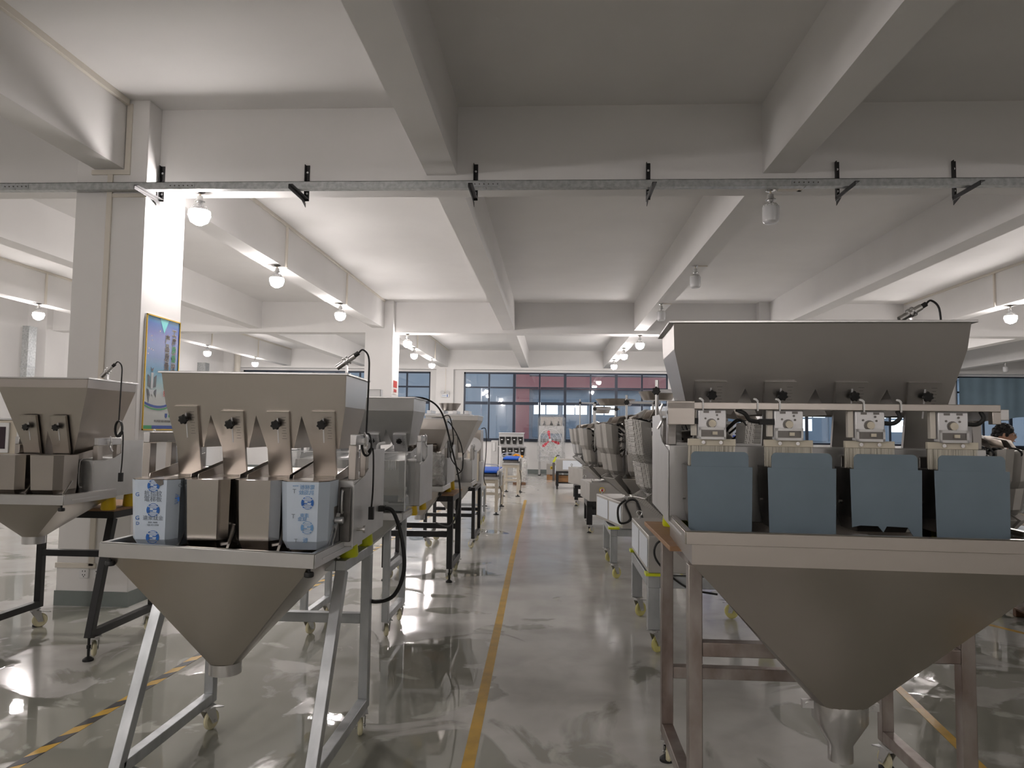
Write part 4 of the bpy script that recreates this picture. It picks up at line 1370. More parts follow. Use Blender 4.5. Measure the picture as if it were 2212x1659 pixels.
for x in (-.46, .46):
    fr.bar((x, -.583, 1.0), (x, -.583, 1.425), .006).bar((x, -.583, 1.425), (x, -.22, 1.425), .006)
fr.bar((-.46, -.583, 1.425), (.46, -.583, 1.425), .006)
fr.build('guard_edge', WHITE, m4)
MB().tube([(.2, -.35, 1.40), (.2, -.37, 1.45), (.21, -.37, 1.48), (.26, -.37, 1.49)], .012, 8, 4).build('white_hose', WHITE, m4)
for k in range(2):
    rg_ = MB()
    for j in range(4):
        cx = .22 + k * .1 + j * .016
        rg_.tube([(cx, -.50 + .03 * math.cos(a) * .4, 1.33 + .035 * math.sin(a)) for a in [2 * PI * q / 12 for q in range(12)]], .004, 5, 1, True)
    rg_.build('spring_coil', WHITE, m4)
bx_ = MB().box(-.06, .08, .18, .26, 1.85, 1.93).build('sensor_box', STEELG, m4, .004)
MB().tube([(.30, .1, 1.86), (.48, .12, 1.85), (.60, .2, 1.74), (.66, .4, 1.45), (.70, .7, 1.1), (.66, .9, .85), (.56, 1.1, .68), (.40, 1.3, .68)], .008, 6, 6).build('power_cable', RUBBER, m4)

stand('black stand with plywood top under the film wrapped weigher', (0, 0, 0), 0, -1.75, -1.065, 7.70, 8.36, .90, BLACK, tw=.06, zb=.14, rails=(('f', .50), ('r', .50)), feet=(1, 1, 0, 0), turn=.6,
      board=(-1.78, -1.03, 7.67, 8.40, .02))
PM5 = dict(PM2)
PM5.update(zr=1.71, zm=1.60, zb=1.36, za=1.42, hx=(.29, .29, .24), yf=(-.40, -.40, -.25), yb=(.0, -.05), gate=(1.44, 1.33), knobz=.03, bucket=(.2, -.55, .18, 1.04, 1.32), bc=[-.14, .13], pan=(-.45, .1, 1.30, .16), body=(-.30, .32, 1.02, 1.30), bx=.29, post=1.40, zfoot=.92,
           funnel=dict(x=.30, y0=-.66, y1=-.10, z=1.02, band=.05, spout=(.02, -.36, .70), sr=.05))
m5, _, _ = weigher('small bronze tinted weigher with clear plastic film over its buckets', (-1.40, 8.0, 0), 0, PM5)


def crumple(mb, cx, cy, z0, z1, rx, ry, seed, n=28, k=10, amp=.12):
    rnd = random.Random(seed)
    rings = []
    ph = [rnd.uniform(0, 6.28) for _ in range(6)]
    for i in range(k + 1):
        z = z0 + (z1 - z0) * i / k
        r_ = []
        for j in range(n):
            a = 2 * PI * j / n
            s = 1 + amp * (.5 * math.sin(3 * a + ph[0] + i * .5) + .3 * math.sin(7 * a + ph[1] - i * .9) + .3 * rnd.uniform(-1, 1))
            if i == k:
                s *= .82
            ca, sa = math.cos(a), math.sin(a)
            q = (abs(ca) ** 4 + abs(sa) ** 4) ** -.25
            r_.append((cx + rx * s * ca * q, cy + ry * s * sa * q, z + rnd.uniform(-1, 1) * .01))
        rings.append(r_)
    return mb.loft(rings, False, True)


crumple(MB(), 0, -.46, 1.03, 1.36, .27, .15, 3).build('plastic_film', WRAP, m5, ang=60)
MB().tube([(.2, -.2, 1.72), (.30, -.25, 1.74), (.34, -.2, 1.5), (.30, -.1, 1.30), (.40, -.05, 1.15)], .006, 6, 5).tube([(.1, -.2, 1.72), (.28, -.3, 1.70), (.42, -.2, 1.45), (.42, 0, 1.18), (.34, .1, 1.10)], .006, 6, 5).build('loose_cables', RUBBER, m5)
MB().box(.29, .30, -.3, -.05, 1.30, 1.48).build('dark_cover', BLACK, m5)

stand('slim black stand under the wide hopper weigher', (0, 0, 0), 0, -1.70, -1.05, 9.84, 10.62, .82, BLACK, tw=.045, zb=.14, rails=(('f', .45), ('r', .45)), turn=.9)
PM6 = dict(PM2)
PM6.update(zr=1.79, zm=1.73, zb=1.28, za=1.36, hx=(.36, .355, .17), yf=(-.42, -.42, -.2), yb=(.30, .15), gate=(1.52, 1.20), gw=.14, knobz=.10, n=1, bucket=(.30, -.60, .25, .88, 1.18), bc=[0], pan=(-.45, .1, 1.18, .3), body=(-.30, .32, .86, 1.18), bx=.28, post=1.34, zfoot=.82, cwf=.8, steel=BEAD,
           funnel=dict(x=.32, y0=-.68, y1=-.06, z=.90, band=.05, spout=(0, -.36, .52), sr=.06))
m6, _, _ = weigher('single head weigher with a wide beige hopper carrying a metal bowl', (-1.375, 10.3, 0), 0, PM6)
tp = thing('vibrating_bowl', 'round steel bowl on a white frame on top of the wide hopper', 'bowl', (-1.43, 10.22, 1.797))
MB().box(-.33, .29, -.24, .24, 0, .02).build('frame_base', WHITE, tp, .004)
for x in (-.28, -.1, .08, .24):
    MB().box(x - .03, x + .03, -.2, .2, .02, .065).build('crossbar', ALU, tp, .004)
MB().lathe([(.06, .065), (.10, .07), (.155, .165), (.16, .17), (.15, .165), (.09, .08)], (-.02, 0, 0), n=24).build('bowl', STEEL, tp)

stand('galvanised stand on pale casters under the disc feeder', (0, 0, 0), 0, -1.72, -1.18, 12.2, 12.85, .62, GALV, tw=.04, zb=.13, wheelm=WHEELY, rails=(('f', .35),), turn=.3)
df = thing('disc_feeder', 'upright steel feeder cabinet with a round grey disc and cream box', 'feeder', (-1.45, 12.5, .62))
MB().box(-.26, .26, -.2, .3, 0, .45).build('lower_case', STEELG, df, .006)
MB().box(-.24, .24, -.15, .3, .45, .98).build('upper_case', STEEL, df, .006)
MB().cyl((.12, -.17, .72), (.12, -.15, .72), .13, n=28).build('disc', ALU, df)
MB().box(.03, .22, -.24, -.15, .12, .58).build('control_box', CREAM, df, .006)
MB().tube([(.24, -.1, 1.0), (.32, -.1, .98), (.33, -.12, .6), (.30, -.15, .2), (.34, -.2, .05)], .008, 6, 5).tube([(.0, -.2, .7), (-.05, -.26, .5), (.0, -.27, .25), (.06, -.25, .1)], .008, 6, 5).build('cables', RUBBER, df)


# ------------------------------------------------------------------ blue belt checkweighers
def belt_conveyor(label, loc, wd, L, zb):
    t = thing('belt_conveyor', label, 'conveyor', loc, 0, 'blue belt conveyors beside the aisle')
    h = wd / 2
    for x in (-h + .03, h - .03):
        for y in (.05, L - .05):
            MB().box(x - .03, x + .03, y - .03, y + .03, .05, zb - .17).build('leg', CREAM, t, .003)
            MB().lathe([(.055, 0), (.055, .012), (.015, .03), (.012, .06)], (x, y, 0), n=16).build('foot_pad', RUBBER, t)
        MB().box(x - .025, x + .025, .08, L - .08, .27, .32).build('low_rail', CREAM, t, .003)
    for y in (.05, L - .05):
        MB().box(-h + .06, h - .06, y - .025, y + .025, .37, .42).build('cross_rail', CREAM, t, .003)
        MB().box(-h + .06, h - .06, y - .025, y + .025, zb - .24, zb - .17).build('cross_rail', CREAM, t, .003)
    MB().box(-h, h, 0, L, zb - .17, zb - .12).build('deck', STEELG, t, .004)
    MB().box(-h + .04, h - .04, .03, L - .03, zb - .12, zb - .06).build('load_cell_box', STEELD, t, .004)
    for x in (-h, h - .02):
        MB().box(x, x + .02, .02, L - .02, zb - .08, zb - .01).build('side_plate', ALU, t, .003)
    bl = MB()
    r = .025
    prof = [(.03 + r - r * math.cos(a), zb - r + r * math.sin(a)) for a in [PI / 2 * 0 - PI / 2 + PI * k / 8 for k in range(0, 1)]]
    ring = lambda x: [(x, .04 + r + r * math.cos(a), zb - r + r * math.sin(a)) for a in [PI / 2 + PI * k / 8 for k in range(9)]] + [(x, L - .04 - r + r * math.cos(a), zb - r + r * math.sin(a)) for a in [-PI / 2 + PI * k / 8 for k in range(9)]]
    bl.loft([ring(-h + .03), ring(h - .03)])
    bl.build('belt', BLUEBELT, t)
    MB().tube([(-h + .01, .15, zb - .05), (-h + .01, .15, zb + .10), (h - .01, .15, zb + .10), (h - .01, .15, zb - .05)], .010, 6, 3).build('handle_hoop', ALU, t)
    MB().box(h, h + .05, .2, .45, zb - .3, zb - .02).build('side_box', STEELG, t, .004)
    MB().tube([(h, .3, zb - .3), (h + .04, .32, .4), (h + .02, .3, .05)], .008, 6, 4).build('cable', RUBBER, t)
    return t


belt_conveyor('blue belt conveyor on cream tube legs beside the disc feeder', (-1.225, 13.82, 0), .42, 1.6, .83)
belt_conveyor('blue belt conveyor with a white hoop near the window wall', (-1.0, 17.7, 0), .42, 1.4, .93)

# ------------------------------------------------------------------ multihead weighers down the right row
DIMPLE = bpy.data.materials.new('dimpled_steel')
DIMPLE.use_nodes = True
nt = DIMPLE.node_tree
bb = nt.nodes['Principled BSDF']
bb.inputs['Metallic'].default_value = .85
bb.inputs['Roughness'].default_value = .42
tc = nt.nodes.new('ShaderNodeTexCoord')
vo = nt.nodes.new('ShaderNodeTexVoronoi')
vo.inputs['Scale'].default_value = 75
vo.inputs['Randomness'].default_value = 0.0
nt.links.new(tc.outputs['Object'], vo.inputs['Vector'])
rp = nt.nodes.new('ShaderNodeMapRange')
rp.inputs[1].default_value = .25
rp.inputs[2].default_value = .45
nt.links.new(vo.outputs['Distance'], rp.inputs[0])
mx = nt.nodes.new('ShaderNodeMix')
mx.data_type = 'RGBA'
mx.inputs[6].default_value = (.30, .29, .28, 1)
mx.inputs[7].default_value = (.60, .59, .57, 1)
nt.links.new(rp.outputs[0], mx.inputs[0])
nt.links.new(mx.outputs[2], bb.inputs['Base Color'])
bp = nt.nodes.new('ShaderNodeBump')
bp.inputs['Strength'].default_value = .6
bp.inputs['Distance'].default_value = .003
nt.links.new(rp.outputs[0], bp.inputs['Height'])
nt.links.new(bp.outputs[0], bb.inputs['Normal'])


def head_bucket(name, wd, dp, h, m, lean):
    """bucket with chamfered front; origin at its top back edge, leaning in towards the drum at the bottom (front is +x)"""
    key = ('hb', name, wd, dp, h, m.name, lean)
    if key not in _cache:
        a = wd / 2

        def rg(z, k, o):
            return [(0 - o, -a * k, z), (dp * .62 * k - o, -a * k, z), (dp * k - o, -a * k * .52, z), (dp * k - o, a * k * .52, z), (dp * .62 * k - o, a * k, z), (0 - o, a * k, z)]
        mb = MB().loft([rg(0, 1, 0), rg(-h * .8, .9, lean * .8), rg(-h, .66, lean)], True, True)
        _cache[key] = mb.mesh(name, 12)
        _cache[key].materials.append(m)
    return _cache[key]


def multihead(label, loc, rot, zb, bh, hx, hy, n, Rr, mup, mlo, panel=True, estop=False, dish=None, eyes=True, wrap=False, top=True, group='multihead weighers'):
    t = thing('multihead_weigher', label, 'weigher', loc, rot, group)
    base = MB().box(-hx, hx, -hy, hy, zb, zb + bh).build('base_box', BEAD, t, .006)
    if panel:
        for y0, y1 in ((-hy + .05, -.03), (.03, hy - .05)):
            MB().box(-hx - .004, -hx, y0, y1, zb + .03, zb + bh - .03).build('white_panel', PANEL, base, .003)
    if estop:
        e = MB().cyl((-hx + .2, -hy - .012, zb + bh * .62), (-hx + .2, -hy, zb + bh * .62), .045, n=20).build('stop_switch_plate', YPAD, base)
        MB().cyl((-hx + .2, -hy - .04, zb + bh * .62), (-hx + .2, -hy - .012, zb + bh * .62), .022, n=16).build('stop_button', RED, base)
    if eyes:
        for x, y in ((-hx + .06, -hy + .06), (-hx + .06, hy - .06), (hx - .06, -hy + .06)):
            mb = MB().cyl((x, y, zb + bh), (x, y, zb + bh + .025), .012, n=8)
            mb.tube([(x + .022 * math.cos(a), y, zb + bh + .045 + .022 * math.sin(a)) for a in [2 * PI * k / 12 for k in range(12)]], .006, 6, 1, True)
            mb.build('eye_bolt', CHROME, t)
    zc = zb + bh
    # discharge cone made of chute plates
    cone = MB().lathe([(.14, zc - .0), (Rr * .78, zc + .26)], n=n * 2, cap0=False, cap1=False).build('discharge_cone', STEEL, t)
    for k in range(n):
        a = 2 * PI * (k + .5) / n
        d = Vector((math.cos(a), math.sin(a), 0))
        s = Vector((-d.y, d.x, 0))
        q = MB().sheet([d * (Rr + .10) - s * .11 + Vector((0, 0, zc + .24)), d * (Rr + .10) + s * .11 + Vector((0, 0, zc + .24)),
                        d * .26 + s * .045 + Vector((0, 0, zc + .03)), d * .26 - s * .045 + Vector((0, 0, zc + .03))], .004)
        for e in (-1, 1):
            q.sheet([d * (Rr + .10) + s * .11 * e + Vector((0, 0, zc + .24)), d * (Rr + .02) + s * .10 * e + Vector((0, 0, zc + .29)), d * .28 + s * .05 * e + Vector((0, 0, zc + .08)), d * .26 + s * .045 * e + Vector((0, 0, zc + .03))], .003)
        q.build('discharge_chute', mlo, t)
    drum = MB().lathe([(Rr * .62, zc + .05), (Rr * .66, zc + .08), (Rr * .66, zc + .72), (Rr * .55, zc + .76), (.05, zc + .78)], n=24).build('drum', STEELD, t)
    up = head_bucket('pool_bucket', .15, .15, .33, mup, .09)
    lo = head_bucket('weigh_bucket', .145, .14, .23, mlo, .05)
    lk = None
    for k in range(n):
        a = 2 * PI * (k + .5) / n
        d = Vector((math.cos(a), math.sin(a), 0))
        o = bpy.data.objects.new('pool_bucket', up)
        C.objects.link(o)
        o.parent = t
        o.location = d * (Rr + .03) + Vector((0, 0, zc + .83))
        o.rotation_euler = (0, R(-11), a)
        o = bpy.data.objects.new('weigh_bucket', lo)
        C.objects.link(o)
        o.parent = t
        o.location = d * (Rr - .03) + Vector((0, 0, zc + .50))
        o.rotation_euler = (0, R(-6), a)
        if lk is None:
            lk = MB().bar((-.10, 0, -.03), (.02, 0, -.03), .02).bar((-.10, .05, -.10), (.01, .07, -.16), .012).bar((-.10, -.05, -.10), (.01, -.07, -.16), .012)
            lk.tube([(-.1, .03, -.12), (-.02, .09, -.2), (.03, .085, -.1), (-.04, .08, .0)], .007, 6, 4)
            lk = lk.build('bucket_linkage', STEELD, t)
            lk.location = d * (Rr) + Vector((0, 0, zc + .68))
            lk.rotation_euler = (0, 0, a)
        else:
            inst(lk, t, d * (Rr) + Vector((0, 0, zc + .68)), (0, 0, a))
        # feeder pan
        s = Vector((-d.y, d.x, 0))
        Z = Vector((0, 0, 1))
        p_ = MB().sheet([d * .16 - s * .04 + Z * (zc + .90), d * .16 + s * .04 + Z * (zc + .90), d * (Rr + .04) + s * .06 + Z * (zc + .86), d * (Rr + .04) - s * .06 + Z * (zc + .86)], .003)
        for e in (-1, 1):
            p_.sheet([d * .16 + s * .04 * e + Z * (zc + .90), d * (Rr + .04) + s * .06 * e + Z * (zc + .86), d * (Rr) + s * .065 * e + Z * (zc + .93), d * .16 + s * .045 * e + Z * (zc + .97)], .003)
        p_.build('feeder_pan', STEEL, t)
    MB().lathe([(.22, zc + .90), (.20, zc + .93), (.02, zc + 1.03)], n=24).build('dispersion_cone', STEELB, t)
    rnd = random.Random(int(zb * 1000) + n)
    cb = MB()
    for k in range(16):
        a = rnd.uniform(0, 6.28)
        d = Vector((math.cos(a), math.sin(a), 0))
        cb.tube([d * Rr * .7 + Vector((0, 0, zc + .75)), d * (Rr + .05) + Vector((0, 0, zc + .86)), d * (Rr + .1) + Vector((.03, 0, zc + .80)), d * (Rr * .8) + Vector((.05, .05, zc + .70))], .009, 6, 5)
    cb.build('cables', RUBBER, t)
    if dish:
        px, py, zt_, dx, dz, dr, dh = dish
        MB().cyl((px, py, zc + .5), (px, py, zt_), .014, n=10).build('pole', CHROME, t)
        MB().cyl((px + .35, py + .1, zc + .5), (px + .35, py + .1, zt_ - .06), .014, n=10).build('pole', CHROME, t)
        MB().box(px - .02, px + .40, py - .02, py + .02, zt_ - .10, zt_ - .07).build('cross_arm', ALU, t, .003)
        for xx in (px, px + .35):
            kb = MB()
            star_knob(kb, (xx, py - .01, zt_ - .085), (-.4, -1, 0), .03)
            kb.build('clamp_knob', RUBBER, t)
        MB().lathe([(dr * .75, dz), (dr, dz + dh), (dr - .01, dz + dh), (dr * .72, dz + .012)], (dx, py + .1, 0), n=24, cap0=True).build('infeed_dish', STEEL, t)
    if wrap:
        crumple(MB(), 0, 0, zb - .12, zc + .62, Rr + .22, Rr + .22, 5, 40, 12, .06).build('plastic_film', WRAP, t, ang=60)
    return t


def low_stand(label, x0, x1, y0, y1, zt, m, tw=.06, zb=.17, wheelm=WHEELY, feet=(0, 0, 0, 0), rails=()):
    return stand(label, (0, 0, 0), 0, x0, x1, y0, y1, zt, m, tw=tw, zb=zb, wheelm=wheelm, sides=False, feet=feet, rails=rails, turn=.9)


LS1 = low_stand('low galvanised stand on yellow casters nearest the big brush weigher', .75, 1.60, 5.46, 6.50, .555, GALV, tw=.085)
multihead('multihead weigher with dimpled buckets behind the big brush weigher', (1.18, 5.98, 0), 0, .575, .27, .47, .56, 10, .42, DIMPLE, DIMPLE, dish=(-.38, -.35, 2.0, .1, 1.98, .25, .10))
LS2 = low_stand('low galvanised stand on yellow casters in front of the yellow stop button', .685, 1.50, 8.12, 9.16, .535, GALV, tw=.075)
multihead('plain steel multihead weigher on the second galvanised stand', (1.10, 8.62, 0), .2, .555, .28, .45, .55, 10, .42, BEAD, BEAD, dish=(-.30, -.2, 2.02, .1, 1.97, .22, .10))
low_stand('black stand on castors under the weigher with the stop button', .60, 1.45, 11.66, 12.5, .50, BLACK, tw=.09, zb=.13, wheelm=WHEEL, feet=(1, 1, 0, 0), rails=(('f', .33), ('r', .33)))
multihead('multihead weigher with a yellow and red stop button on its base', (1.02, 12.1, 0), .1, .50, .29, .48, .50, 10, .42, BEAD, BEAD, panel=False, estop=True, dish=(-.35, -.2, 2.05, 0, 2.03, .33, .10))
low_stand('black stand under the far multihead weigher', .53, 1.40, 15.8, 16.55, .44, BLACK, tw=.08, zb=.13, wheelm=WHEEL, feet=(1, 1, 0, 0), rails=(('f', .22),))
multihead('far multihead weigher with tall plain buckets beside the aisle', (.97, 16.2, 0), .3, .44, .36, .48, .48, 10, .42, BEAD, STEELG, panel=False, dish=(-.45, -.2, 2.3, .1, 2.0, .2, .14))
# lime pads under the base boxes
for st_, x, ys_, z in ((LS1, .75, (5.46, 6.5), .555), (LS2, .685, (8.12, 9.16), .535)):
    for y in ys_:
        MB().box(x - .06, x + .06, y - .05, y + .05, z, z + .02).build('lime_pad', YGREEN, st_)
tag(MB().tube([(.80, 8.02, .86), (.72, 7.98, .78), (.74, 7.98, .62), (.86, 8.0, .66), (.80, 7.98, .83), (.92, 8.0, .85), (1.0, 8.0, .6), (1.02, 7.99, .45)], .012, 6, 6).build('loose_cable', RUBBER), 'black cable looped over the base box of the plain multihead weigher', 'cable')
tag(MB().tube([(.86, 5.36, .85), (.76, 5.35, .80), (.75, 5.35, .70), (.85, 5.36, .58), (1.0, 5.38, .48), (1.2, 5.4, .44)], .008, 6, 6).build('loose_cable', RUBBER), 'black cable hanging off the base box with dimpled buckets', 'cable')

# ------------------------------------------------------------------ far end of the aisle
bk = thing('cup_feeder', 'steel feeder with two rows of black cups before the window wall', 'feeder', (-1.27, 22.5, 0))
MB().box(-.33, .40, 0, .6, .0, .78).build('cabinet', STEELG, bk, .006)
MB().box(-.37, .38, 0, .55, 1.12, 1.5).build('upper_tray', STEELG, bk, .006)
MB().box(-.30, .45, -.02, .5, .80, 1.10).build('lower_tray', STEELG, bk, .006)
MB().box(-.38, .40, -.05, .55, 1.50, 1.53).build('lid', ALU, bk, .004)
MB().box(-.40, .50, -.1, .5, 1.10, 1.12).build('shelf', ALU, bk, .003)
for r_, z in ((0, 1.18), (1, .84)):
    for k in range(4):
        x = -.27 + k * .19 + r_ * .06
        u = MB().loft([[(x + sx_ * .075, -.16 if sy_ < 0 else -.02, z + .22) for sx_, sy_ in ((-1, -1), (1, -1), (1, 1), (-1, 1))],
                       [(x + sx_ * .045, -.12 if sy_ < 0 else -.02, z) for sx_, sy_ in ((-1, -1), (1, -1), (1, 1), (-1, 1))]]).build('black_cup', RUBBER, bk)
        MB().box(x - .03, x + .03, -.165, -.16, z + .12, z + .15).build('cup_label', ALU, u)
MB().box(-.62, -.40, .1, .5, .2, 1.28).build('side_cabinet', STEELG, bk, .006)
MB().box(-.56, -.48, .05, .1, .95, 1.22).build('white_handset', WHITE, bk, .01)
tag(MB().tube([(-1.18, 22.3, .80), (-1.10, 22.32, .86), (-1.0, 22.3, .82), (-.88, 22.3, .80)], .035, 8, 4).build('orange_glove', ORANGE), 'orange glove lying on the tray before the black cups', 'glove')
shf = thing('side_table', 'thin white shelf table in front of the black cup feeder', 'table', (-1.085, 22.26, 0))
MB().box(-.365, .365, -.11, .11, .745, .765).build('table_top', ALU, shf, .003)
for x in (-.32, .32):
    MB().box(x - .02, x + .02, -.06, .09, 0, .745).build('leg', ALU, shf)
bg = thing('wrapped_bag', 'clear plastic wrapped goods on a small brown pallet by the aisle', 'wrapped goods', (-.92, 21.6, 0))
MB().box(-.22, .15, -.1, .3, 0, .08).build('small_pallet', BROWN, bg, .004)
MB().box(-.16, .1, 0, .2, .08, .5).build('carton', CREAM, bg, .006)
crumple(MB(), -.03, .1, .08, .78, .2, .2, 11, 30, 10, .12).build('plastic_film', WRAP, bg, ang=60)

wm = thing('wrapped_packing_machine', 'tall packing machine wrapped in clear film before the window', 'machine', (-.03, 26.3, 0))
for x in (-.42, .42):
    for y in (-.1, .5):
        MB().box(x - .03, x + .03, y - .03, y + .03, .03, 1.75).build('leg', STEELG, wm, .003)
        MB().lathe([(.05, 0), (.05, .015), (.012, .03)], (x, y, 0), n=14).build('foot_pad', RUBBER, wm)
MB().box(-.45, .45, -.12, .5, 1.50, 1.78).build('top_case', STEELG, wm, .006)
MB().box(-.42, .42, -.1, .48, .62, .68).build('shelf', STEELG, wm, .004)
MB().box(-.40, .40, -.1, .4, 1.78, 2.1).build('head', STEEL, wm, .01)
for x in (-.25, 0, .25):
    MB().lathe([(.07, 1.80), (.02, 1.9), (.02, 1.95)], (x, -.15, 0), n=12).build('black_knob', RUBBER, wm)
crumple(MB(), 0, .2, .5, 2.16, .50, .42, 17, 40, 14, .04).build('plastic_film', WRAPT, wm, ang=60)
fn = thing('pedestal_fan', 'round fan with three red blades standing in front of the wrapped machine', 'fan', (-.07, 25.6, 0))
MB().lathe([(.22, 0), (.22, .02), (.04, .05), (.025, .06), (.02, 1.15)], (0, .1, 0), n=20).build('pedestal', STEELG, fn)
gd = MB()
for r_ in (.40, .27, .14):
    gd.tube([(r_ * math.cos(a), -.08, 1.27 + r_ * math.sin(a)) for a in [2 * PI * k / 28 for k in range(28)]], .009 if r_ > .3 else .004, 6, 1, True)
gd.tube([(.40 * math.cos(a), .06, 1.27 + .40 * math.sin(a)) for a in [2 * PI * k / 28 for k in range(28)]], .009, 6, 1, True)
for k in range(12):
    a = 2 * PI * k / 12
    gd.bar((.05 * math.cos(a), -.08, 1.27 + .05 * math.sin(a)), (.40 * math.cos(a), -.08, 1.27 + .40 * math.sin(a)), .004)
gd.build('guard', ALU, fn)
for k in range(3):
    a = R(100) + 2 * PI * k / 3
    d, s = Vector((math.cos(a), 0, math.sin(a))), Vector((-math.sin(a), 0, math.cos(a)))
    c = Vector((0, 0, 1.27))
    MB().sheet([c + d * .05 - s * .02, c + d * .3 - s * .05 + Vector((0, .03, 0)), c + d * .36 + Vector((0, .02, 0)), c + d * .3 + s * .06 - Vector((0, .03, 0)), c + d * .05 + s * .02], .006).build('blade', mat('fan_red', '#c8404e', .35), fn)
MB().cyl((0, -.04, 1.27), (0, .02, 1.27), .04, .055, n=16).build('hub', ALU, fn)
MB().cyl((0, .08, 1.27), (0, .2, 1.26), .06, n=16).build('motor', STEELD, fn)

# bench with white screen, control box on wooden drawers
bt = thing('low_bench', 'low black bench with a lower shelf at the far right of the aisle', 'bench', (.55, 20.5, 0))
for x in (-.40, .40):
    for y in (-.2, .4):
        MB().box(x - .04, x + .04, y - .04, y + .04, .08, .44).build('leg', BLACK, bt, .003)
        foot(bt, x, y, .08)
MB().box(-.44, .44, -.24, .44, .44, .485).build('bench_top', BLACK, bt, .003)
MB().box(-.36, .36, -.22, .42, .15, .18).build('lower_shelf', BLACK, bt, .003)
cs_ = thing('display_case', 'grey cabinet with a large white panel standing on the low black bench', 'cabinet', (.55, 20.5, .485))
MB().box(-.44, .44, -.2, .4, 0, .33).build('case', BEAD, cs_, .006)
MB().sheet([(-.25, -.205, .05), (.4, -.205, .05), (.4, -.205, .1), (.2, -.205, .3), (-.25, -.205, .3)], (0, -.004, 0)).build('white_panel', PANEL, cs_)
wd = MB().box(.18, .92, 20.42, 20.85, .18, .36).build('wooden_tray', WOODP, None, .006)
tag(wd, 'light wooden tray on the lower shelf of the black bench', 'tray')
cx = thing('wooden_box', 'light wooden box with a grip notch on the floor under the control box', 'box', (-.005, 24.0, 0))
MB().box(-.16, .16, 0, .3, 0, .17).build('drawer_body', WOODP, cx, .006)
MB().box(-.05, .05, -.006, 0, .13, .17).build('grip_notch', BROWN, cx)
cc = thing('control_box', 'small grey control box with a yellow switch and white label', 'control box', (-.005, 24.0, .17))
MB().box(-.17, .17, 0, .28, 0, .36).build('case', BEAD, cc, .006)
MB().cyl((0, -.012, .22), (0, 0, .22), .05, n=18).build('switch_plate', YPAD, cc)
MB().cyl((0, -.03, .22), (0, -.012, .22), .02, n=12).build('switch_knob', RUBBER, cc)
MB().box(.08, .15, -.004, 0, .05, .3).build('label_plate', PANEL, cc)
gl = thing('grease_gun', 'lime green tool lying over the control box edge', 'tool', (.06, 23.5, .6))
MB().tube([(-.02, 0, 0), (.03, 0, .07), (.07, 0, .16)], .035, 8, 3).build('lime_body', YGREEN, gl)
MB().tube([(.07, 0, .16), (.12, 0, .22), (.18, 0, .2)], .015, 8, 3).build('black_grip', RUBBER, gl)
MB().box(-.04, .04, -.03, .03, -.6, -.02).build('stem', STEELD, gl)

# ------------------------------------------------------------------ right hand side behind the big weigher
for i, (a, b, zl) in enumerate(((14.80, 17.12, 2.28), (17.25, 19.6, 1.35))):
    mb = MB()
    n = 40
    top_, bot = [], []
    rings = []
    for k in range(n + 1):
        x = a + (b - a) * k / n
        y = YW - .10 + .012 * math.sin(k * .9 + i) + .02 * math.sin(k * .37)
        rings.append([(x, y, 3.74), (x, y + .004, 3.74), (x + .03 * math.sin(k * .5), y + .02, zl + .05 * math.sin(k * .2)), (x + .03 * math.sin(k * .5), y + .016, zl + .05 * math.sin(k * .2))])
    mb.loft(rings)
    cu_ = mb.build('window_curtain', mat('blue_curtain', '#8aa3b2', .85, var=.1, vscale=2), None, ang=60)
    tag(cu_, ['short blue curtain hung across the right window', 'long blue curtain hung beside the short one'][i], 'curtain')
eb = thing('distribution_box', 'white electrical box on the column behind the big hopper', 'electrical box', (5.02, 16.66, 2.0))
MB().box(-.25, .25, -.14, 0, 0, .6).build('case', WHITE, eb, .01)
MB().box(-.21, .21, -.15, -.14, .04, .56).build('door', PVC, eb, .004)
MB().cyl((.17, -.165, .3), (.17, -.15, .3), .015, n=10).build('lock', STEELD, eb)

rk = thing('storage_rack', 'blue painted steel storage rack seen behind the brush weigher', 'rack', (3.55, 14.2, 0))
for x in (-.6, .6):
    for y in (-.25, .25):
        MB().box(x - .03, x + .03, y - .03, y + .03, 0, 2.05).build('upright', BLUER, rk, .003)
    for z in (.5, 1.3):
        MB().bar((x, -.25, z), (x, .25, z + .45), .03).build('brace', BLUER, rk)
for z in (.3, .95, 1.5, 1.95):
    for y in (-.25, .25):
        MB().box(-.57, .57, y - .02, y + .02, z, z + .06).build('beam', BLUER, rk, .003)
    MB().box(-.57, .57, -.23, .23, z + .06, z + .075).build('shelf', PANEL, rk)
for k in range(3):
    tag(MB().box(3.1 + k * .33, 3.36 + k * .33, 14.05, 14.35, 1.575, 1.80).build('white_carton', PANEL, None, .006), ['white carton by the left upright of the blue storage rack', 'white carton in the middle of the blue storage rack', 'white carton by the right upright of the blue storage rack'][k], 'carton', 'cartons on the blue rack')

low_stand('slim steel stand under the multihead weigher beside the person', 3.55, 4.0, 6.80, 7.2, .46, STEELG, tw=.05, zb=.13)
multihead('multihead weigher with open steel buckets in front of the person', (3.84, 6.98, 0), .16, .46, .18, .30, .26, 10, .33, BEAD, BEAD, panel=False, eyes=False, dish=(-.25, .1, 1.92, -.12, 1.70, .19, .10), group='multihead weighers')
stand('cream tube stand under the film wrapped machine', (0, 0, 0), 0, 4.62, 5.5, 7.32, 7.94, .80, CREAM, tw=.06, zb=.13, wheelm=WHEELY)
wb = thing('wrapped_machine', 'film wrapped boxy machine on a cream stand beside the person', 'machine', (5.06, 7.63, .80))
MB().box(-.50, .5, -.28, .28, 0, .06).build('base_plate', CREAM, wb, .004)
MB().box(-.46, .46, -.24, .24, .06, .52).build('case', mat('pale_blue_case', '#9fb4c0', .4), wb, .01)
MB().box(-.40, .40, -.18, .18, .52, .64).build('top_plate', STEELG, wb, .01)
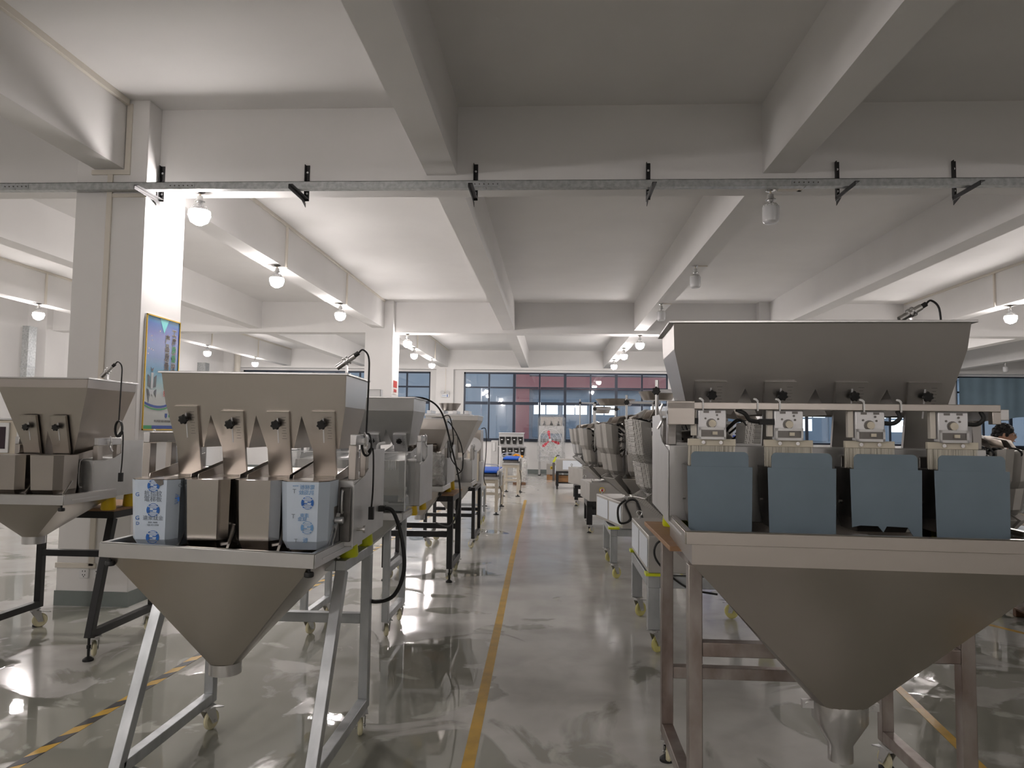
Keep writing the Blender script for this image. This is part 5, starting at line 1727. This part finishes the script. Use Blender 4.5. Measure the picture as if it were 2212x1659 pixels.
crumple(MB(), 0, 0, .0, .66, .52, .30, 23, 44, 10, .06).build('plastic_film', WRAP, wb, ang=60)
stand('far steel stand on yellow casters beyond the person', (0, 0, 0), 0, 7.25, 8.1, 12.0, 12.7, .62, STEELG, tw=.09, zb=.14, wheelm=WHEELY, sides=False)
crt = thing('slatted_crate', 'slatted brown wooden crate on the floor under the film wrapped machine', 'crate', (4.98, 7.60, 0))
for z in (.02, .11, .20):
    for y in (-.16, .16):
        MB().box(-.30, .30, y - .01, y + .01, z, z + .07).build('slat', BROWN, crt, .003)
    for x in (-.29, .29):
        MB().box(x - .01, x + .01, -.15, .15, z, z + .07).build('slat', BROWN, crt, .003)
MB().box(-.29, .29, -.15, .15, 0, .02).build('crate_floor', BROWN, crt)
plt = thing('wooden_pallet', 'brown wooden pallet on the wet floor before the slatted crate', 'pallet', (4.37, 6.56, 0), R(-8))
for y in (-.28, 0, .28):
    MB().box(-.26, .26, y - .03, y + .03, 0, .06).build('bearer', BROWN, plt, .003)
for k in range(4):
    x = -.21 + k * .14
    MB().box(x - .05, x + .05, -.32, .32, .06, .078).build('deck_board', BROWN, plt, .003)
gb = MB().lathe([(.10, 0), (.13, .05), (.15, .3), (.155, .3), (.155, .32), (.14, .32), (.13, .06)], n=24).build('green_bucket', mat('green_plastic', '#2f8f6b', .4))
gb.location = (4.32, 6.72, .078)
tag(gb, 'green plastic bucket standing on the brown pallet', 'bucket')


# ------------------------------------------------------------------ person
def person(label, loc, rot):
    H = 1.74
    t = thing('person', label, 'person', loc, rot)
    # one skinned skeleton: pelvis, spine, neck, arms with fingers, legs with feet (faces -y locally)
    V, Eg, Rad = [], [], []

    def v(x, y, z, r, par=None, ry=None):
        V.append((x, y, z))
        Rad.append((r, ry or r))
        if par is not None:
            Eg.append((par, len(V) - 1))
        return len(V) - 1
    pel = v(0, 0, .93, .15, None, .11)
    sp1 = v(0, .005, 1.08, .145, pel, .10)
    ch = v(0, .0, 1.27, .16, sp1, .11)
    nb = v(0, .01, 1.41, .085, ch, .075)
    nk = v(0, 0, 1.47, .052, nb)
    v(0, -.015, 1.54, .055, nk)
    for s in (-1, 1):
        sh = v(s * .19, .005, 1.37, .062, nb)
        el = v(s * .235, .03, 1.10, .045, sh)
        wr = v(s * .22, -.10, .90, .028, el)
        pm = v(s * .215, -.135, .84, .033, wr, .018)
        for k, (dx, L) in enumerate(((-.028, .085), (-.010, .095), (.009, .09), (.027, .07))):
            a = v(s * (.215 + dx * .3), -.15 + dx, .80, .0095, pm)
            b = v(s * (.210 + dx * .25), -.165 + dx * 1.2, .80 - L * .45, .0085, a)
            v(s * (.203 + dx * .2), -.165 + dx * 1.2, .80 - L * .85, .0075, b)
        a = v(s * .195, -.17, .85, .0105, pm)
        v(s * .185, -.19, .815, .009, a)
        hp = v(s * .095, 0, .86, .095, pel)
        kn = v(s * .105, -.01, .49, .062, hp)
        ca = v(s * .108, .02, .33, .056, kn)
        an = v(s * .108, .025, .09, .038, ca)
        ft = v(s * .115, -.06, .045, .038, an)
        v(s * .12, -.16, .03, .028, ft)
    me = bpy.data.meshes.new('body')
    me.from_pydata(V, Eg, [])
    ob = bpy.data.objects.new('body', me)
    C.objects.link(ob)
    ob.modifiers.new('skin', 'SKIN').use_smooth_shade = True
    for i, d in enumerate(me.skin_vertices[0].data):
        d.radius = Rad[i]
        d.use_root = (i == 0)
    sb = ob.modifiers.new('sub', 'SUBSURF')
    sb.levels = sb.render_levels = 2
    bpy.context.view_layer.update()
    bm_ = bpy.data.meshes.new_from_object(ob.evaluated_get(bpy.context.evaluated_depsgraph_get()))
    bpy.data.objects.remove(ob)
    # head, shaped from a sphere
    bm = bmesh.new()
    bm.from_mesh(bm_)
    hc = Vector((0, -.02, 1.615))
    head = bmesh.ops.create_uvsphere(bm, u_segments=40, v_segments=28, radius=1.0)['verts']
    for q in head:
        d = q.co.copy()
        x, y, z = d.x * .076, d.y * .098, d.z * .118
        if z < 0:
            k = -d.z
            x *= 1 - .30 * k * k
            y = y * (1 - .12 * k) - .008 * k
        if d.y < 0:
            fx = math.exp(-(x / .012) ** 2)
            y -= .020 * fx * math.exp(-((z + .018) / .020) ** 2) + .010 * fx * math.exp(-((z - .005) / .018) ** 2)
            y += .010 * (math.exp(-((abs(x) - .031) / .014) ** 2)) * math.exp(-((z - .014) / .012) ** 2)
            y -= .006 * math.exp(-(x / .02) ** 2) * math.exp(-((z + .058) / .008) ** 2)
            y += .004 * math.exp(-(x / .02) ** 2) * math.exp(-((z + .066) / .004) ** 2)
            y -= .006 * math.exp(-(x / .02) ** 2) * math.exp(-((z + .095) / .015) ** 2)
        q.co = hc + Vector((x, y, z))
    for s in (-1, 1):
        er = bmesh.ops.create_uvsphere(bm, u_segments=12, v_segments=10, radius=1.0)['verts']
        for q in er:
            q.co = hc + Vector((s * .078 + q.co.x * .010, .012 + q.co.y * .020, -.002 + q.co.z * .033))
    bm.to_mesh(bm_)
    bm.free()
    SKIN = mat('skin', '#bb9078', .5)
    SHIRT = mat('black_shirt', '#17181d', .8, bump=.2, bscale=20)
    TROU = mat('dark_trousers', '#23262e', .8)
    SHOE = mat('dark_shoes', '#141414', .5)
    bm_.materials.clear()
    for m_ in (SKIN, SHIRT, TROU, SHOE):
        bm_.materials.append(m_)
    for pg in bm_.polygons:
        c = pg.center
        i = 0
        if c.z < .075:
            i = 3
        elif c.z < .96 and abs(c.x) < .2 and not (c.y < -.075 and c.z > .7):
            i = 2
        elif c.z < 1.435 and (c.z > 1.13 or abs(c.x) < .19):
            i = 1
        pg.material_index = i
        pg.use_smooth = True
    body = bpy.data.objects.new('body', bm_)
    C.objects.link(body)
    body.parent = t
    # hair: many overlapping curls over the skull cap
    rnd = random.Random(4)
    mb = MB()
    for k in range(150):
        a = rnd.uniform(0, 2 * PI)
        ph = rnd.uniform(.02, .62) * PI
        d = Vector((math.sin(ph) * math.cos(a), math.sin(ph) * math.sin(a), math.cos(ph)))
        if d.y < -.35 and d.z < .50:
            continue
        if d.z < -.15 and d.y < .35:
            continue
        c = hc + Vector((d.x * .082, d.y * .102 + .008, d.z * .124))
        r_ = rnd.uniform(.016, .027)
        mb.lathe([(r_ * .35, -r_ * .9), (r_ * .85, -r_ * .5), (r_, 0), (r_ * .85, r_ * .5), (r_ * .35, r_ * .9)], c, n=8)
    cap = []
    for i in range(9):
        ph = (.02 + .50 * i / 8) * PI
        cap.append([hc + Vector((math.sin(ph) * math.cos(a) * .083, math.sin(ph) * math.sin(a) * .104 + .012, math.cos(ph) * .125 + .004 + .02 * max(0, -math.sin(a)) * (i / 8) * 2.2)) for a in [2 * PI * k / 24 for k in range(24)]])
    mb.loft(cap, True, False)
    mb.build('hair', mat('black_hair', '#0d0b0b', .55), t, ang=80)
    for s in (-1, 1):
        e = MB().lathe([(.001, -.009), (.007, -.006), (.0095, 0), (.007, .006), (.001, .009)], hc + Vector((s * .031, -.079, .013)), n=10)
        e.build('eye', WHITE, body)
        MB().cyl(hc + Vector((s * .031, -.087, .013)), hc + Vector((s * .031, -.0895, .013)), .0045, n=10).build('pupil', RUBBER, body)
        MB().tube([hc + Vector((s * .015, -.094, .030)), hc + Vector((s * .032, -.092, .035)), hc + Vector((s * .048, -.082, .029))], .003, 5, 3).build('eyebrow', mat('black_hair', '#0d0b0b', .55), body)
    MB().tube([hc + Vector((-.022, -.093, -.064)), hc + Vector((0, -.1, -.061)), hc + Vector((.022, -.093, -.064))], .005, 6, 3).build('lips', mat('lip', '#a5645a', .5), body)
    gm = MB()
    for s in (-1, 1):
        gm.tube([hc + Vector((s * .034 + .023 * math.cos(a), -.104, .010 + .018 * math.sin(a))) for a in [2 * PI * k / 16 for k in range(16)]], .0018, 5, 1, True)
        gm.tube([hc + Vector((s * .057, -.103, .014)), hc + Vector((s * .078, -.04, .014)), hc + Vector((s * .08, .015, .008))], .0016, 5, 1)
    gm.tube([hc + Vector((-.011, -.105, .014)), hc + Vector((0, -.109, .016)), hc + Vector((.011, -.105, .014))], .0016, 5, 2)
    gm.build('glasses', mat('thin_metal', '#6c6a66', .3, .8), t)
    return t


person('person in a black shirt and glasses standing behind the open bucket weigher', (5.06, 8.50, 0), R(68))
